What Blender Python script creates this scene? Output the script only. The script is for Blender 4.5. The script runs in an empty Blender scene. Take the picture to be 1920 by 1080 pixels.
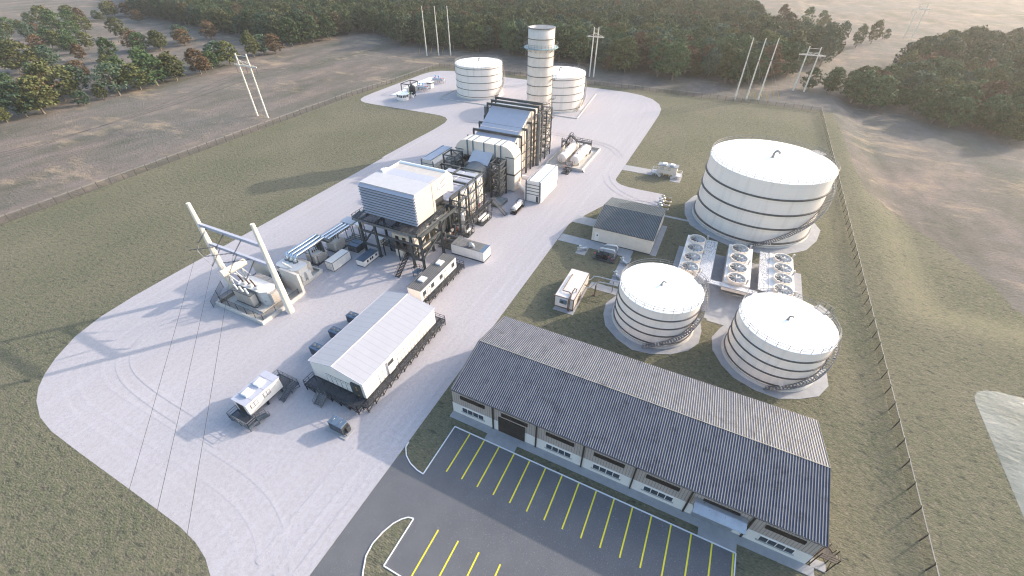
SKY, SUN, EXPO, HAZE = 0.15, 2.0, 1.52, 0.00016
import bpy, bmesh, math, random
import numpy as np
from mathutils import Vector, Matrix
PI = math.pi
scene = bpy.context.scene
col = scene.collection
random.seed(7)

# ---------------------------------------------------------------- mesh builder
class MB:
    def __init__(s): s.v = []; s.f = []; s.m = []; s.s = []
    def poly(s, pts, mi=0, smooth=False):
        b = len(s.v); s.v += [tuple(p) for p in pts]; s.f.append(tuple(range(b, b+len(pts)))); s.m.append(mi); s.s.append(smooth)
    def faces(s, vs, fs, mi=0, smooth=False):
        b = len(s.v); s.v += [tuple(p) for p in vs]
        for f in fs: s.f.append(tuple(b+i for i in f)); s.m.append(mi); s.s.append(smooth)
    def hexa(s, p, mi=0):   # 8 points: bottom ring ccw, top ring ccw
        s.faces(p, [(3,2,1,0),(4,5,6,7),(0,1,5,4),(1,2,6,5),(2,3,7,6),(3,0,4,7)], mi)
    def box(s, x0, x1, y0, y1, z0, z1, mi=0):
        s.hexa([(x0,y0,z0),(x1,y0,z0),(x1,y1,z0),(x0,y1,z0),(x0,y0,z1),(x1,y0,z1),(x1,y1,z1),(x0,y1,z1)], mi)
    def bbox(s, x0, x1, y0, y1, z0, z1, b=.05, mi=0):   # box with chamfered top edges
        s.hexa([(x0,y0,z0),(x1,y0,z0),(x1,y1,z0),(x0,y1,z0),(x0,y0,z1-b),(x1,y0,z1-b),(x1,y1,z1-b),(x0,y1,z1-b)], mi)
        s.f.pop(-5); s.m.pop(); s.s.pop()
        t = [(x0,y0,z1-b),(x1,y0,z1-b),(x1,y1,z1-b),(x0,y1,z1-b),(x0+b,y0+b,z1),(x1-b,y0+b,z1),(x1-b,y1-b,z1),(x0+b,y1-b,z1)]
        s.faces(t, [(4,5,6,7),(0,1,5,4),(1,2,6,5),(2,3,7,6),(3,0,4,7)], mi)
    def bar(s, p, q, w=.2, h=None, mi=0):
        p = Vector(p); q = Vector(q); d = q-p
        if d.length < 1e-6: return
        h = w if h is None else h; d.normalize()
        u = Vector((0,0,1)) if abs(d.z) < .99 else Vector((1,0,0))
        r = d.cross(u).normalized()*(w/2); t = r.cross(d).normalized()*(h/2)
        s.hexa([p-r-t, p+r-t, q+r-t, q-r-t, p-r+t, p+r+t, q+r+t, q-r+t], mi)
    def ibeam(s, p, q, w=.3, h=.3, mi=0):
        p = Vector(p); q = Vector(q); d = (q-p).normalized()
        u = Vector((0,0,1)) if abs(d.z) < .99 else Vector((1,0,0))
        r = d.cross(u).normalized(); t = r.cross(d).normalized()
        f = h*.12
        s.bar(p+t*(h/2-f/2), q+t*(h/2-f/2), w, f, mi); s.bar(p-t*(h/2-f/2), q-t*(h/2-f/2), w, f, mi)
        s.bar(p, q, w*.22, h*.76, mi)
    def cyl(s, p, q, r0, r1=None, n=16, mi=0, caps=True, smooth=True):
        p = Vector(p); q = Vector(q); d = (q-p).normalized(); r1 = r0 if r1 is None else r1
        u = Vector((0,0,1)) if abs(d.z) < .99 else Vector((1,0,0))
        a = d.cross(u).normalized(); b = a.cross(d)
        A = [p+(a*math.cos(2*PI*i/n)+b*math.sin(2*PI*i/n))*r0 for i in range(n)]
        B = [q+(a*math.cos(2*PI*i/n)+b*math.sin(2*PI*i/n))*r1 for i in range(n)]
        s.faces(A+B, [(i,(i+1)%n,n+(i+1)%n,n+i) for i in range(n)], mi, smooth)
        if caps: s.poly(A[::-1], mi); s.poly(B, mi)
    def tube(s, pts, r, n=6, mi=0, closed=False, smooth=True):
        P = [Vector(p) for p in pts]; k = len(P)
        if k < 2: return
        rings = []; prev = None
        for i in range(k):
            if closed: d = P[(i+1)%k]-P[i-1]
            else: d = P[min(i+1,k-1)]-P[max(i-1,0)]
            d.normalize()
            u = Vector((0,0,1)) if abs(d.z) < .95 else (prev if prev is not None else Vector((1,0,0)))
            a = d.cross(u)
            if a.length < 1e-4: a = d.cross(Vector((0,1,0)))
            a.normalize(); b = a.cross(d); prev = b.copy()
            rr = r[i] if isinstance(r, (list, tuple)) else r
            rings.append([P[i]+(a*math.cos(2*PI*j/n)+b*math.sin(2*PI*j/n))*rr for j in range(n)])
        vs = [v for R in rings for v in R]; fs = []
        for i in range(k if closed else k-1):
            i2 = (i+1)%k
            for j in range(n): fs.append((i*n+j, i*n+(j+1)%n, i2*n+(j+1)%n, i2*n+j))
        s.faces(vs, fs, mi, smooth)
        if not closed: s.poly(rings[0][::-1], mi); s.poly(rings[-1], mi)
    def prism(s, pts, z0, z1, mi=0, bottom=False):
        n = len(pts)
        s.faces([(x,y,z0) for x,y in pts]+[(x,y,z1) for x,y in pts], [(i,(i+1)%n,n+(i+1)%n,n+i) for i in range(n)], mi)
        s.poly([(x,y,z1) for x,y in pts], mi)
        if bottom: s.poly([(x,y,z0) for x,y in pts][::-1], mi)
    def exy(s, pts, y0, y1, mi=0, smooth=False):    # xz outline extruded along y
        n = len(pts)
        s.faces([(x,y0,z) for x,z in pts]+[(x,y1,z) for x,z in pts], [(i,(i+1)%n,n+(i+1)%n,n+i) for i in range(n)], mi, smooth)
        s.poly([(x,y0,z) for x,z in pts], mi); s.poly([(x,y1,z) for x,z in pts][::-1], mi)
    def exx(s, pts, x0, x1, mi=0, smooth=False):    # yz outline extruded along x
        n = len(pts)
        s.faces([(x0,y,z) for y,z in pts]+[(x1,y,z) for y,z in pts], [(i,(i+1)%n,n+(i+1)%n,n+i) for i in range(n)], mi, smooth)
        s.poly([(x0,y,z) for y,z in pts][::-1], mi); s.poly([(x1,y,z) for y,z in pts], mi)
    def lathe(s, prof, cx, cy, n=48, mi=0, smooth=True, a0=0, a1=2*PI):
        full = abs(a1-a0-2*PI) < 1e-6; m = n if full else n+1; k = len(prof)
        vs = []
        for r, z in prof:
            for i in range(m):
                a = a0+(a1-a0)*i/n; vs.append((cx+r*math.cos(a), cy+r*math.sin(a), z))
        fs = []
        for j in range(k-1):
            for i in range(n):
                i2 = (i+1)%m if full else i+1
                fs.append((j*m+i, j*m+i2, (j+1)*m+i2, (j+1)*m+i))
        s.faces(vs, fs, mi, smooth)
    def rail(s, pts, h=1.1, sp=1.4, r=.035, closed=False, mid=True):
        P = [Vector(p) for p in pts]; segs = list(zip(P, P[1:]+([P[0]] if closed else [])))
        if not closed: segs = segs[:len(P)-1]
        for a, b in segs:
            L = (b-a).length
            if L < 1e-3: continue
            n = max(1, round(L/sp))
            for i in range(n+1):
                q = a.lerp(b, i/n); s.bar(q, q+Vector((0,0,h)), r*1.6)
            up = Vector((0,0,h)); s.bar(a+up, b+up, r*1.8)
            if mid: s.bar(a+up*.52, b+up*.52, r*1.4)
    def stair(s, a, b, w, side, n=None):    # flight from a (bottom) to b (top); side = horizontal unit vector of width
        a = Vector(a); b = Vector(b); sd = Vector(side)*(w/2)
        n = n or max(2, int(abs(b.z-a.z)/.22))
        for q in (-1, 1): s.bar(a+sd*q, b+sd*q, .08, .28)
        for i in range(n):
            c = a.lerp(b, (i+.7)/n); s.bar(c-sd, c+sd, .26, .04)
        for q in (-1, 1):
            off = sd*q; up = Vector((0,0,1.05))
            s.bar(a+off+up, b+off+up, .06); s.bar(a+off+up*.5, b+off+up*.5, .05)
            k = max(2, int((b-a).length/1.3))
            for i in range(k+1):
                c = a.lerp(b, i/k)+off; s.bar(c, c+up, .05)
    def build(s, name, mats, parent=None, label=None):
        o_ = ORG.get(parent.name, (0,0,0)) if parent else (0,0,0)
        return link_mesh(name, s.v, s.f, mats, parent, o_, s.m, s.s, label)
ORG = {}
def link_mesh(name, v, f, mats, parent=None, org=(0,0,0), mi=None, sm=None, label=None):
    me = bpy.data.meshes.new(name)
    V = np.array(v, dtype=np.float64).reshape(-1,3)-np.array(org)
    me.from_pydata(V.tolist(), [], f)
    if not isinstance(mats, (list, tuple)): mats = [mats]
    for m in mats: me.materials.append(m)
    if mi: me.polygons.foreach_set('material_index', mi)
    if sm: me.polygons.foreach_set('use_smooth', sm)
    me.update()
    o = bpy.data.objects.new(name, me); col.objects.link(o)
    if parent: o.parent = parent; ORG[o.name] = org
    if label: o['label'] = label
    return o
def thing(name, label, cat, loc=(0,0,0), group=None):
    o = bpy.data.objects.new(name, None); col.objects.link(o); o.location = loc; o.empty_display_size = .5
    o['label'] = label; o['category'] = cat
    if group: o['group'] = group
    ORG[o.name] = tuple(loc)
    return o
def tag(o, label, cat, group=None):
    o['label'] = label; o['category'] = cat
    if group: o['group'] = group
    return o
def struct(name, mb, m, kind='structure'):
    o = mb.build(name, m); o['kind'] = kind; return o
def dup(root, loc, label=None, group=None, rz=None, scale=None):
    r = root.copy(); col.objects.link(r); r.location = loc; ORG[r.name] = tuple(loc)
    if rz is not None: r.rotation_euler = (0,0,rz)
    if scale: r.scale = scale
    if label: r['label'] = label
    if group: r['group'] = group
    for ch in list(root.children):
        c = ch.copy(); col.objects.link(c); c.parent = r
        for g in list(ch.children):
            d = g.copy(); col.objects.link(d); d.parent = c
    return r

# ---------------------------------------------------------------- materials
class NT:
    def __init__(s, name):
        s.mat = bpy.data.materials.new(name); s.mat.use_nodes = True
        s.t = s.mat.node_tree; s.b = s.t.nodes['Principled BSDF']; s.out = s.t.nodes['Material Output']
        s.pos = s.n('ShaderNodeNewGeometry').outputs['Position']
    def n(s, typ, **kw):
        x = s.t.nodes.new(typ)
        for k, v in kw.items(): setattr(x, k, v)
        return x
    def l(s, a, b): s.t.links.new(a, b)
    def noise(s, scale, detail=3, rough=.55, vec=None, stretch=None):
        x = s.n('ShaderNodeTexNoise'); x.inputs['Scale'].default_value = scale
        x.inputs['Detail'].default_value = detail; x.inputs['Roughness'].default_value = rough
        v = vec or s.pos
        if stretch:
            m = s.n('ShaderNodeVectorMath', operation='MULTIPLY'); s.l(v, m.inputs[0]); m.inputs[1].default_value = stretch; v = m.outputs[0]
        s.l(v, x.inputs['Vector']); return x.outputs['Fac']
    def ramp(s, fac, stops):
        r = s.n('ShaderNodeValToRGB'); e = r.color_ramp.elements
        while len(e) < len(stops): e.new(.5)
        for i, (p, c) in enumerate(stops):
            e[i].position = p; e[i].color = (c, c, c, 1) if isinstance(c, (int, float)) else (*c, 1)
        s.l(fac, r.inputs['Fac']); return r.outputs['Color']
    def mix(s, fac, a, b, typ='MIX'):
        m = s.n('ShaderNodeMix', data_type='RGBA', blend_type=typ)
        for sock, v in ((m.inputs[0], fac), (m.inputs[6], a), (m.inputs[7], b)):
            if isinstance(v, (int, float)): sock.default_value = v if sock == m.inputs[0] else (v, v, v, 1)
            elif isinstance(v, tuple): sock.default_value = (*v, 1)
            else: s.l(v, sock)
        return m.outputs[2]
    def math(s, op, a, b=0.0, clamp=False):
        m = s.n('ShaderNodeMath', operation=op, use_clamp=clamp)
        for i, v in enumerate((a, b)):
            if isinstance(v, (int, float)): m.inputs[i].default_value = v
            else: s.l(v, m.inputs[i])
        return m.outputs[0]
    def bump(s, h, strength=.5, dist=.1):
        b = s.n('ShaderNodeBump'); b.inputs['Strength'].default_value = strength; b.inputs['Distance'].default_value = dist
        s.l(h, b.inputs['Height']); s.l(b.outputs[0], s.b.inputs['Normal'])
    def set(s, colr=None, rough=None, metal=None, spec=None):
        for k, v in (('Base Color', colr), ('Roughness', rough), ('Metallic', metal), ('Specular IOR Level', spec)):
            if v is None: continue
            i = s.b.inputs[k]
            if isinstance(v, (int, float)): i.default_value = v
            elif isinstance(v, tuple): i.default_value = (*v, 1)
            else: s.l(v, i)
        return s.mat
def paint(name, c, rough=.5, metal=0, var=.1, sc=.6, spec=.4, bump=0, bsc=8, streak=0):
    N = NT(name); a = tuple(x*(1-var) for x in c); b = tuple(min(1, x*(1+var)) for x in c)
    k = N.mix(N.ramp(N.noise(sc, 4), [(.3, 0.0), (.7, 1.0)]), a, b)
    if streak:      # rain streaks and grime on upright faces
        st = N.noise(1, 3, .6, stretch=(2.2, 2.2, .12))
        k = N.mix(N.ramp(st, [(.5, 0.0), (.75, streak)]), k, tuple(x*.55 for x in c))
    fine = N.noise(14, 2)
    k = N.mix(.12, k, fine, 'OVERLAY')
    if bump: N.bump(N.noise(bsc, 4), bump, .05)
    r = N.ramp(N.noise(sc*2.3, 3), [(.3, max(0, rough-.08)), (.7, min(1, rough+.1))])
    return N.set(k, r, metal, spec)

WHITE = paint('white_painted_steel', (.84,.77,.71), .45, var=.04, streak=.12)
TANKW = paint('tank_white_paint', (.86,.76,.68), .5, var=.04, streak=.16)
ROOFW = paint('white_roof_coating', (.86,.86,.85), .55, var=.02)
CREAM = paint('cream_cladding', (.76,.66,.56), .5, var=.05, streak=.12)
PALE = paint('pale_roof_sheet', (.50,.50,.54), .5, var=.05)
PANEL = paint('light_grey_roof_panel', (.41,.42,.485), .45, var=.04)
STEEL = paint('dark_grey_steel', (.085,.093,.098), .5, .3, var=.18, streak=.2)
STEEL2 = paint('mid_grey_steel', (.16,.17,.175), .45, .4, var=.15)
BLACKST = paint('black_walkway_steel', (.035,.038,.042), .5, .3, var=.2)
GALV = paint('galvanised_steel', (.46,.47,.49), .35, .7, var=.12)
CHROME = paint('polished_bus_duct', (.72,.75,.78), .16, 1.0, var=.05)
CONC = paint('concrete', (.52,.49,.45), .85, var=.1, bump=.15, bsc=6, streak=.15)
CONCP = paint('concrete_slab', (.32,.32,.33), .88, var=.09, sc=.8, bump=.1, bsc=9)
POLE = paint('weathered_pale_pole', (.72,.66,.57), .7, var=.08, sc=2)
RUST = paint('rusty_pipe', (.17,.12,.09), .7, .2, var=.3, sc=3)
BROWN = paint('dark_brown_metal', (.055,.042,.034), .5, .1, var=.15)
GLASS = paint('dark_window_glass', (.05,.06,.075), .12, 0, var=.2, spec=.7)
BLUEB = paint('blue_grey_box', (.12,.17,.24), .4, .2, var=.12)
DARKB = paint('dark_unit_paint', (.075,.078,.08), .5, .2, var=.15)
REDB = paint('red_valve_paint', (.5,.06,.04), .45, var=.1)
GREENB = paint('green_machine_paint', (.2,.42,.06), .45, var=.1)
BLUEV = paint('blue_valve_paint', (.1,.3,.6), .45, var=.1)
CERAM = paint('brown_ceramic', (.07,.035,.02), .25, var=.2)
WCERAM = paint('white_ceramic', (.75,.75,.72), .3, var=.04)
INSUL = paint('dark_insulator', (.06,.07,.09), .35, var=.2)
CABLE = paint('cable_black', (.03,.03,.03), .6, var=.1)
TRIM = paint('blue_grey_trim', (.16,.22,.27), .45, .2, var=.1)
BRASS = paint('ochre_motor_paint', (.30,.22,.10), .5, .2, var=.15)
YELLOWM = paint('yellow_guard', (.75,.48,.04), .5, var=.1)
TRANSF = paint('transformer_grey', (.64,.62,.60), .45, var=.06, streak=.1)
TRANSB = paint('transformer_beige', (.60,.53,.475), .5, var=.08, streak=.12)

def seam_paint(name, c, ax, sp, wid, dark, **kw):   # painted sheet with thin joint lines every sp metres along axis ax
    m = paint(name, c, **kw); t = m.node_tree; b = t.nodes['Principled BSDF']
    src = b.inputs['Base Color'].links[0].from_socket
    g = t.nodes.new('ShaderNodeNewGeometry'); se = t.nodes.new('ShaderNodeSeparateXYZ'); t.links.new(g.outputs['Position'], se.inputs[0])
    last = src
    for a, s_, w_ in zip(ax, sp, wid):
        mo = t.nodes.new('ShaderNodeMath'); mo.operation = 'PINGPONG'; t.links.new(se.outputs['XYZ'.index(a)], mo.inputs[0]); mo.inputs[1].default_value = s_/2
        lt = t.nodes.new('ShaderNodeMath'); lt.operation = 'LESS_THAN'; t.links.new(mo.outputs[0], lt.inputs[0]); lt.inputs[1].default_value = w_/2
        mx = t.nodes.new('ShaderNodeMix'); mx.data_type = 'RGBA'
        t.links.new(lt.outputs[0], mx.inputs[0]); t.links.new(last, mx.inputs[6]); mx.inputs[7].default_value = (*dark, 1); last = mx.outputs[2]
    t.links.new(last, b.inputs['Base Color']); return m
CLAD = seam_paint('beige_ribbed_cladding', (.45,.365,.315), 'Y', (.42,), (.06,), (.16,.15,.16), rough=.5, var=.05)
HOUSEROOF = seam_paint('white_seamed_roof', (.38,.38,.41), 'X', (1.35,), (.06,), (.28,.27,.28), rough=.45, var=.03)
SIDING = seam_paint('cream_board_siding', (.80,.72,.66), 'Z', (.38,), (.03,), (.5,.48,.46), rough=.55, var=.03)
CORRW = seam_paint('corrugated_white', (.80,.78,.75), 'XY', (.3,.3), (.035,.035), (.5,.48,.47), rough=.45, var=.04)

def make_ground():
    N = NT('ground_grass_and_field')
    at = N.n('ShaderNodeAttribute', attribute_name='lawn').outputs['Fac']
    edge = N.math('ADD', at, N.math('MULTIPLY', N.math('SUBTRACT', N.noise(.35, 4), .5), .5))
    lawn = N.ramp(edge, [(.44, 0.0), (.56, 1.0)])
    # lawn: dry olive grass, tufts and blades lying with the wind
    blade = N.noise(5.5, 4, .7, stretch=(1.0, .35, 1.0)); tuft = N.noise(.9, 5, .65, stretch=(1.3, .8, 1)); big = N.noise(.035, 4)
    g1 = N.ramp(blade, [(.30, (.055,.053,.036)), (.42, (.125,.115,.074)), (.55, (.200,.180,.122)), (.68, (.33,.285,.21))])
    g1 = N.mix(N.ramp(tuft, [(.36, .0), (.60, .75)]), g1, N.ramp(blade, [(.3, (.042,.058,.026)), (.6, (.128,.152,.070)), (.8, (.21,.215,.12))]))
    g1 = N.mix(N.ramp(big, [(.4, .0), (.66, .4)]), g1, (.25,.215,.15))
    dk = N.ramp(N.noise(.75, 5, .75, stretch=(1.6,.7,1)), [(.36, 1.0), (.45, 0.0)])
    g1 = N.mix(N.math('MULTIPLY', dk, .85), g1, (.04,.046,.036))
    g1 = N.mix(.18, g1, (.20,.20,.19))
    # outer field: bare ground, mauve brown with thin green
    f1 = N.ramp(N.noise(.030, 6, .62, stretch=(.6,1.5,1)), [(.30, (.088,.102,.074)), (.43, (.160,.146,.130)), (.55, (.225,.188,.178)), (.68, (.320,.250,.212))])
    f1 = N.mix(N.ramp(N.noise(.011, 4), [(.42, 0.0), (.62, .55)]), f1, (.200,.196,.198))
    f1 = N.mix(N.ramp(N.noise(.17, 5, .7), [(.42, 0.0), (.68, .5)]), f1, (.105,.108,.085))
    f1 = N.mix(N.ramp(N.noise(.045, 6, .75, stretch=(1.2,.5,1)), [(.55, 0.0), (.68, .8)]), f1, (.42,.33,.245))
    f1 = N.mix(.35, f1, N.ramp(N.noise(2.2, 4, .75), [(.3, .10), (.7, .5)]), 'OVERLAY')
    c = N.mix(lawn, f1, g1); c = N.mix(1.0, c, N.mix(lawn, (1.0,.985,.92), (.90,.89,.88)), 'MULTIPLY')
    h = N.math('ADD', N.math('MULTIPLY', blade, .5), N.math('MULTIPLY', tuft, 1.0))
    N.bump(h, .8, .5)
    return N.set(c, .95, 0, .1)
GROUND = make_ground()
def make_gravel(name, k=1.0, tint=(.488,.466,.492)):
    N = NT(name)
    fine = N.noise(9, 3, .8); mid = N.noise(1.6, 5, .75); big = N.noise(.05, 5, .6)
    tr = N.noise(.35, 4, .6, stretch=(.12, 1.6, 1))
    c = N.ramp(fine, [(.25, tuple(x*.60*k for x in tint)), (.48, tuple(x*k for x in tint)), (.75, tuple(x*1.20*k for x in tint))])
    c = N.mix(N.ramp(mid, [(.34, .5), (.58, 0.0)]), c, (.345*k,.315*k,.315*k))
    c = N.mix(N.ramp(big, [(.42, 0.0), (.62, .28)]), c, (.435*k,.40*k,.40*k))
    c = N.mix(N.ramp(tr, [(.5, 0.0), (.68, .22)]), c, (.57*k,.55*k,.59*k))
    peb = N.ramp(N.noise(4.2, 2, .5), [(.27, .75), (.33, 0.0)])
    c = N.mix(peb, c, (.22*k,.21*k,.225*k))
    N.bump(N.math('ADD', N.math('MULTIPLY', fine, .6), mid), .35, .06)
    return N.set(c, .95, 0, .1)
GRAVEL = make_gravel('crushed_stone', .86)
GRAVELT = make_gravel('compacted_stone_track', .892)
GRAVELY = make_gravel('stone_yard', .93, (.48,.47,.485))
def make_asphalt():
    N = NT('asphalt')
    sp = N.noise(5.5, 2, .6)
    c = N.ramp(N.noise(.25, 4), [(.3, (.122,.124,.134)), (.7, (.145,.146,.154))])
    c = N.mix(N.ramp(sp, [(.62, 0.0), (.74, .7)]), c, (.36,.355,.355))
    c = N.mix(N.ramp(N.noise(11, 2), [(.3, .5), (.5, 0.0)]), c, (.05,.05,.055))
    N.bump(N.noise(12, 3), .2, .03)
    return N.set(c, .9, 0, .2)
ASPH = make_asphalt()
def worn(name, c, wear):
    N = NT(name); k = N.mix(N.ramp(N.noise(3.5, 4, .7), [(.58, 0.0), (.75, .7)]), c, wear)
    return N.set(k, .7)
YELLOW = worn('yellow_line_paint', (.82,.68,.03), (.35,.31,.12))
KERBW = worn('kerb_white', (.68,.68,.70), (.45,.44,.44))
def make_water():
    N = NT('pond_water'); N.bump(N.noise(.55, 5, .65, stretch=(1.4,.6,1)), .35, .3)
    c = N.ramp(N.noise(.12, 5, .6), [(.35, (.10,.12,.11)), (.65, (.19,.205,.19))])
    return N.set(c, .05, 0, .10)
WATER = make_water()
def make_roofrib():      # ribs light grey, troughs darker blue grey, mould patches
    out = []
    for nm, a, b in (('roof_rib_sheet', (.225,.215,.20), (.30,.285,.25)), ('roof_trough_sheet', (.036,.052,.096), (.052,.070,.118))):
        N = NT(nm); c = N.mix(N.ramp(N.noise(.5, 5, .7, stretch=(.5, 2, 1)), [(.35, 0.0), (.65, 1.0)]), a, b)
        c = N.mix(N.ramp(N.noise(.42, 6, .75), [(.53, 0.0), (.66, .6)]), c, tuple(x*.42 for x in a))
        out.append(N.set(c, .55, .1, .3))
    return out
RIB, TROUGH = make_roofrib()
GRIB = paint('green_grey_rib_sheet', (.15,.165,.165), .5, .1, var=.2, sc=.4); GTROUGH = paint('blue_green_trough_sheet', (.022,.038,.055), .5, .1, var=.2)
def alpha_mat(name, c, a, scale=None):
    N = NT(name); N.set(c, .5, .3)
    tr = N.n('ShaderNodeBsdfTransparent'); mx = N.n('ShaderNodeMixShader')
    if scale:
        f = N.ramp(N.noise(scale, 1), [(.5-(a-.5)*.3-.02, 1.0), (.5-(a-.5)*.3+.02, 0.0)]); N.l(f, mx.inputs[0])
    else: mx.inputs[0].default_value = 1-a
    N.l(N.b.outputs[0], mx.inputs[1]); N.l(tr.outputs[0], mx.inputs[2]); N.l(mx.outputs[0], N.out.inputs[0])
    return N.mat
CHAIN = alpha_mat('chain_link_mesh', (.10,.09,.075), .30)
CHAIND = alpha_mat('dark_wire_mesh', (.03,.03,.035), .34)
GRATE = alpha_mat('galvanised_grating', (.60,.60,.62), .74, 6)
GRATED = alpha_mat('dark_floor_grating', (.065,.072,.085), .55)
# ---------------------------------------------------------------- camera, sky, sun
cam = bpy.data.cameras.new('camera'); camo = bpy.data.objects.new('camera', cam); col.objects.link(camo)
camo.location = (0,0,64); camo.rotation_euler = (math.radians(90-39.1), 0, math.radians(25.9-90))
cam.sensor_width = 36; cam.lens = 15; cam.clip_start = .5; cam.clip_end = 20000
scene.camera = camo
AZ = math.radians(-39.5); EL = math.radians(21.4)
w = bpy.data.worlds.new('World'); scene.world = w; w.use_nodes = True
bg = w.node_tree.nodes['Background']; sky = w.node_tree.nodes.new('ShaderNodeTexSky'); sky.sky_type = 'NISHITA'
sky.sun_disc = False; sky.sun_elevation = EL; sky.sun_rotation = PI/2-AZ; sky.air_density = 1.3; sky.dust_density = 3.6; sky.ozone_density = 2.6
w.node_tree.links.new(sky.outputs[0], bg.inputs[0]); bg.inputs[1].default_value = SKY
sl = bpy.data.lights.new('sun', 'SUN'); so = bpy.data.objects.new('sun', sl); col.objects.link(so)
sl.energy = SUN; sl.angle = math.radians(.6); sl.color = (1, .86, .72)
so.rotation_euler = Vector((math.cos(AZ)*math.cos(EL), math.sin(AZ)*math.cos(EL), math.sin(EL))).to_track_quat('Z', 'Y').to_euler()
so.location = (300,-250,150)
scene.view_settings.view_transform = 'Standard'; scene.view_settings.look = 'None'; scene.view_settings.exposure = EXPO; scene.view_settings.gamma = 1
scene.cycles.max_bounces = 6; scene.cycles.transparent_max_bounces = 12; scene.cycles.volume_bounces = 0
scene.cycles.use_denoising = True; scene.cycles.filter_width = 1.15; scene.cycles.sample_clamp_indirect = 4

# ---------------------------------------------------------------- terrain
EX = [100,114,119,128,139,151,163,170,192,258,400]; EY = [-95,-82,-74,-73,-69,-63,-55,-49,-47.5,-46.5,-46.5]
def sstep(t): t = np.clip(t,0,1); return t*t*(3-2*t)
def hgt(x, y):
    x = np.asarray(x, float); y = np.asarray(y, float)
    d = np.minimum((x-97.0)*.8, -45.3-y)
    wob = .5*np.sin(x*.06+1)*np.cos(y*.05)
    return -3.6*sstep(d/15.0) + np.where((y < -60)&(x > 120), wob*sstep((-60-y)/60), 0)
def gh(x, y): return float(hgt(x, y))
xs = np.unique(np.concatenate([np.linspace(-2000,-60,12), np.arange(-60,90,10.0), np.arange(90,330,2.0), np.arange(330,700,12), np.linspace(700,2600,14)]))
ys = np.unique(np.concatenate([np.linspace(-2000,-320,12), np.arange(-320,-110,10.0), np.arange(-110,-30,1.5), np.arange(-30,170,10), np.arange(170,190,1.5), np.arange(190,700,15), np.linspace(700,2600,14)]))
X, Y = np.meshgrid(xs, ys); Zg = hgt(X, Y)
V = np.stack([X, Y, Zg], -1).reshape(-1,3); nx = len(xs); ny = len(ys)
fi = [(j*nx+i, j*nx+i+1, (j+1)*nx+i+1, (j+1)*nx+i) for j in range(ny-1) for i in range(nx-1)]
g = link_mesh('ground', V, fi, GROUND); g['kind'] = 'structure'
xf, yf = V[:,0], V[:,1]
east = np.interp(xf, EX, EY); east = np.where(xf < 100, -400, east)
lawn = np.clip(.5+(181.5-yf)/6, 0, 1)*np.clip(.5+(258.5-xf)/6, 0, 1)*np.clip(.5+(yf-east)/5, 0, 1)
at = g.data.attributes.new('lawn', 'FLOAT', 'POINT'); at.data.foreach_set('value', lawn.astype(np.float32))
for p in g.data.polygons: p.use_smooth = True

# pond with liner edge
pp = [(79.6,-54.6),(80.9,-55.3),(82.0,-56.8),(82.6,-58.8),(82.8,-62),(82.8,-110),(20,-110),(20,-54.3),(55,-54.2),(72,-54.3),(77.9,-54.3)]
mb = MB(); mb.poly([(x,y,.02) for x,y in pp][::-1]); struct('pond_water', mb, WATER)

def sheet(name, pts, z, m, kind='structure'):
    mb = MB(); mb.poly([(x,y,z) for x,y in pts]); o = mb.build(name, m); o['kind'] = kind
    if o.data.polygons[0].normal.z < 0: o.data.flip_normals()
    return o
def arc(cx, cy, r, a0, a1, n=10): return [(cx+r*math.cos(math.radians(a0+(a1-a0)*i/n)), cy+r*math.sin(math.radians(a0+(a1-a0)*i/n))) for i in range(n+1)]
# stone yard: outer edge west side then east side
west = [(-40,10),(-12,30)] + [(-3,39.5),(.3,43.6),(1.4,46.2),(2.1,49.3),(2.45,53.2),(2.5,59.3),(2.5,79),(2.6,87.6),(3.2,92.5),(4.7,97.2),(6.4,100.4),(8.6,103.2),(11.6,106),(16.6,109.4),(22.4,111.3),(29.5,112.1),(38.7,112.3),(96,112.6),(157.4,113.4),(164.4,113.8),(168.8,115.2),(171.4,117.9),(172.6,121.6),(172.9,128),(172.9,163),(173.3,168),(174.7,171.5),(177.2,174),(181.3,175.4),(190,176),(236,176.2),(243,175.2),(248,171.2),(250.6,165),(251.4,158),(251.4,62),(250.8,52),(248.3,43.5),(243.5,36.8),(236,31.8),(228,29.3),(219,28.5),(198,28.3)]
east_ = [(141,28.2),(139.6,28),(138.2,27.1),(136.9,25.4),(136.1,22.6),(135.9,18),(135.9,11.4),(120,11.4),(120,26.6),(110.7,30.2),(107.6,31.8),(104.5,32.4),(40,32.3),(27,32.2),(-40,32.1)]
YARD = [p for p in west[2:]] + east_
sheet('gravel_yard', YARD, .008, GRAVEL)
# compacted wheel tracks: ribbons that follow the edge of the yard
def offs(P, d):
    out = []
    for i, p in enumerate(P):
        a = P[max(i-1,0)]; b = P[min(i+1,len(P)-1)]; tx, ty = b[0]-a[0], b[1]-a[1]; L = math.hypot(tx,ty) or 1
        out.append((p[0]+ty/L*d, p[1]-tx/L*d))
    return out
RZ = [.012]
def ribbon(name, P, d, wd, z=None, m=GRAVELT):
    RZ[0] += .004; z = RZ[0]
    A = offs(P, d); B = offs(P, d+wd); mb = MB()
    for i in range(len(P)-1): mb.poly([(*A[i],z),(*B[i],z),(*B[i+1],z),(*A[i+1],z)])
    o = struct(name, mb, m)
    if o.data.polygons[0].normal.z < 0: o.data.flip_normals()
wl = west[2:20]
def smooth(P, k=2):
    for _ in range(k):
        Q = [P[0]]
        for a, b in zip(P, P[1:]): Q += [(a[0]*.75+b[0]*.25, a[1]*.75+b[1]*.25), (a[0]*.25+b[0]*.75, a[1]*.25+b[1]*.75)]
        P = Q+[P[-1]]
    return P
wl = smooth(wl)
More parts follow.
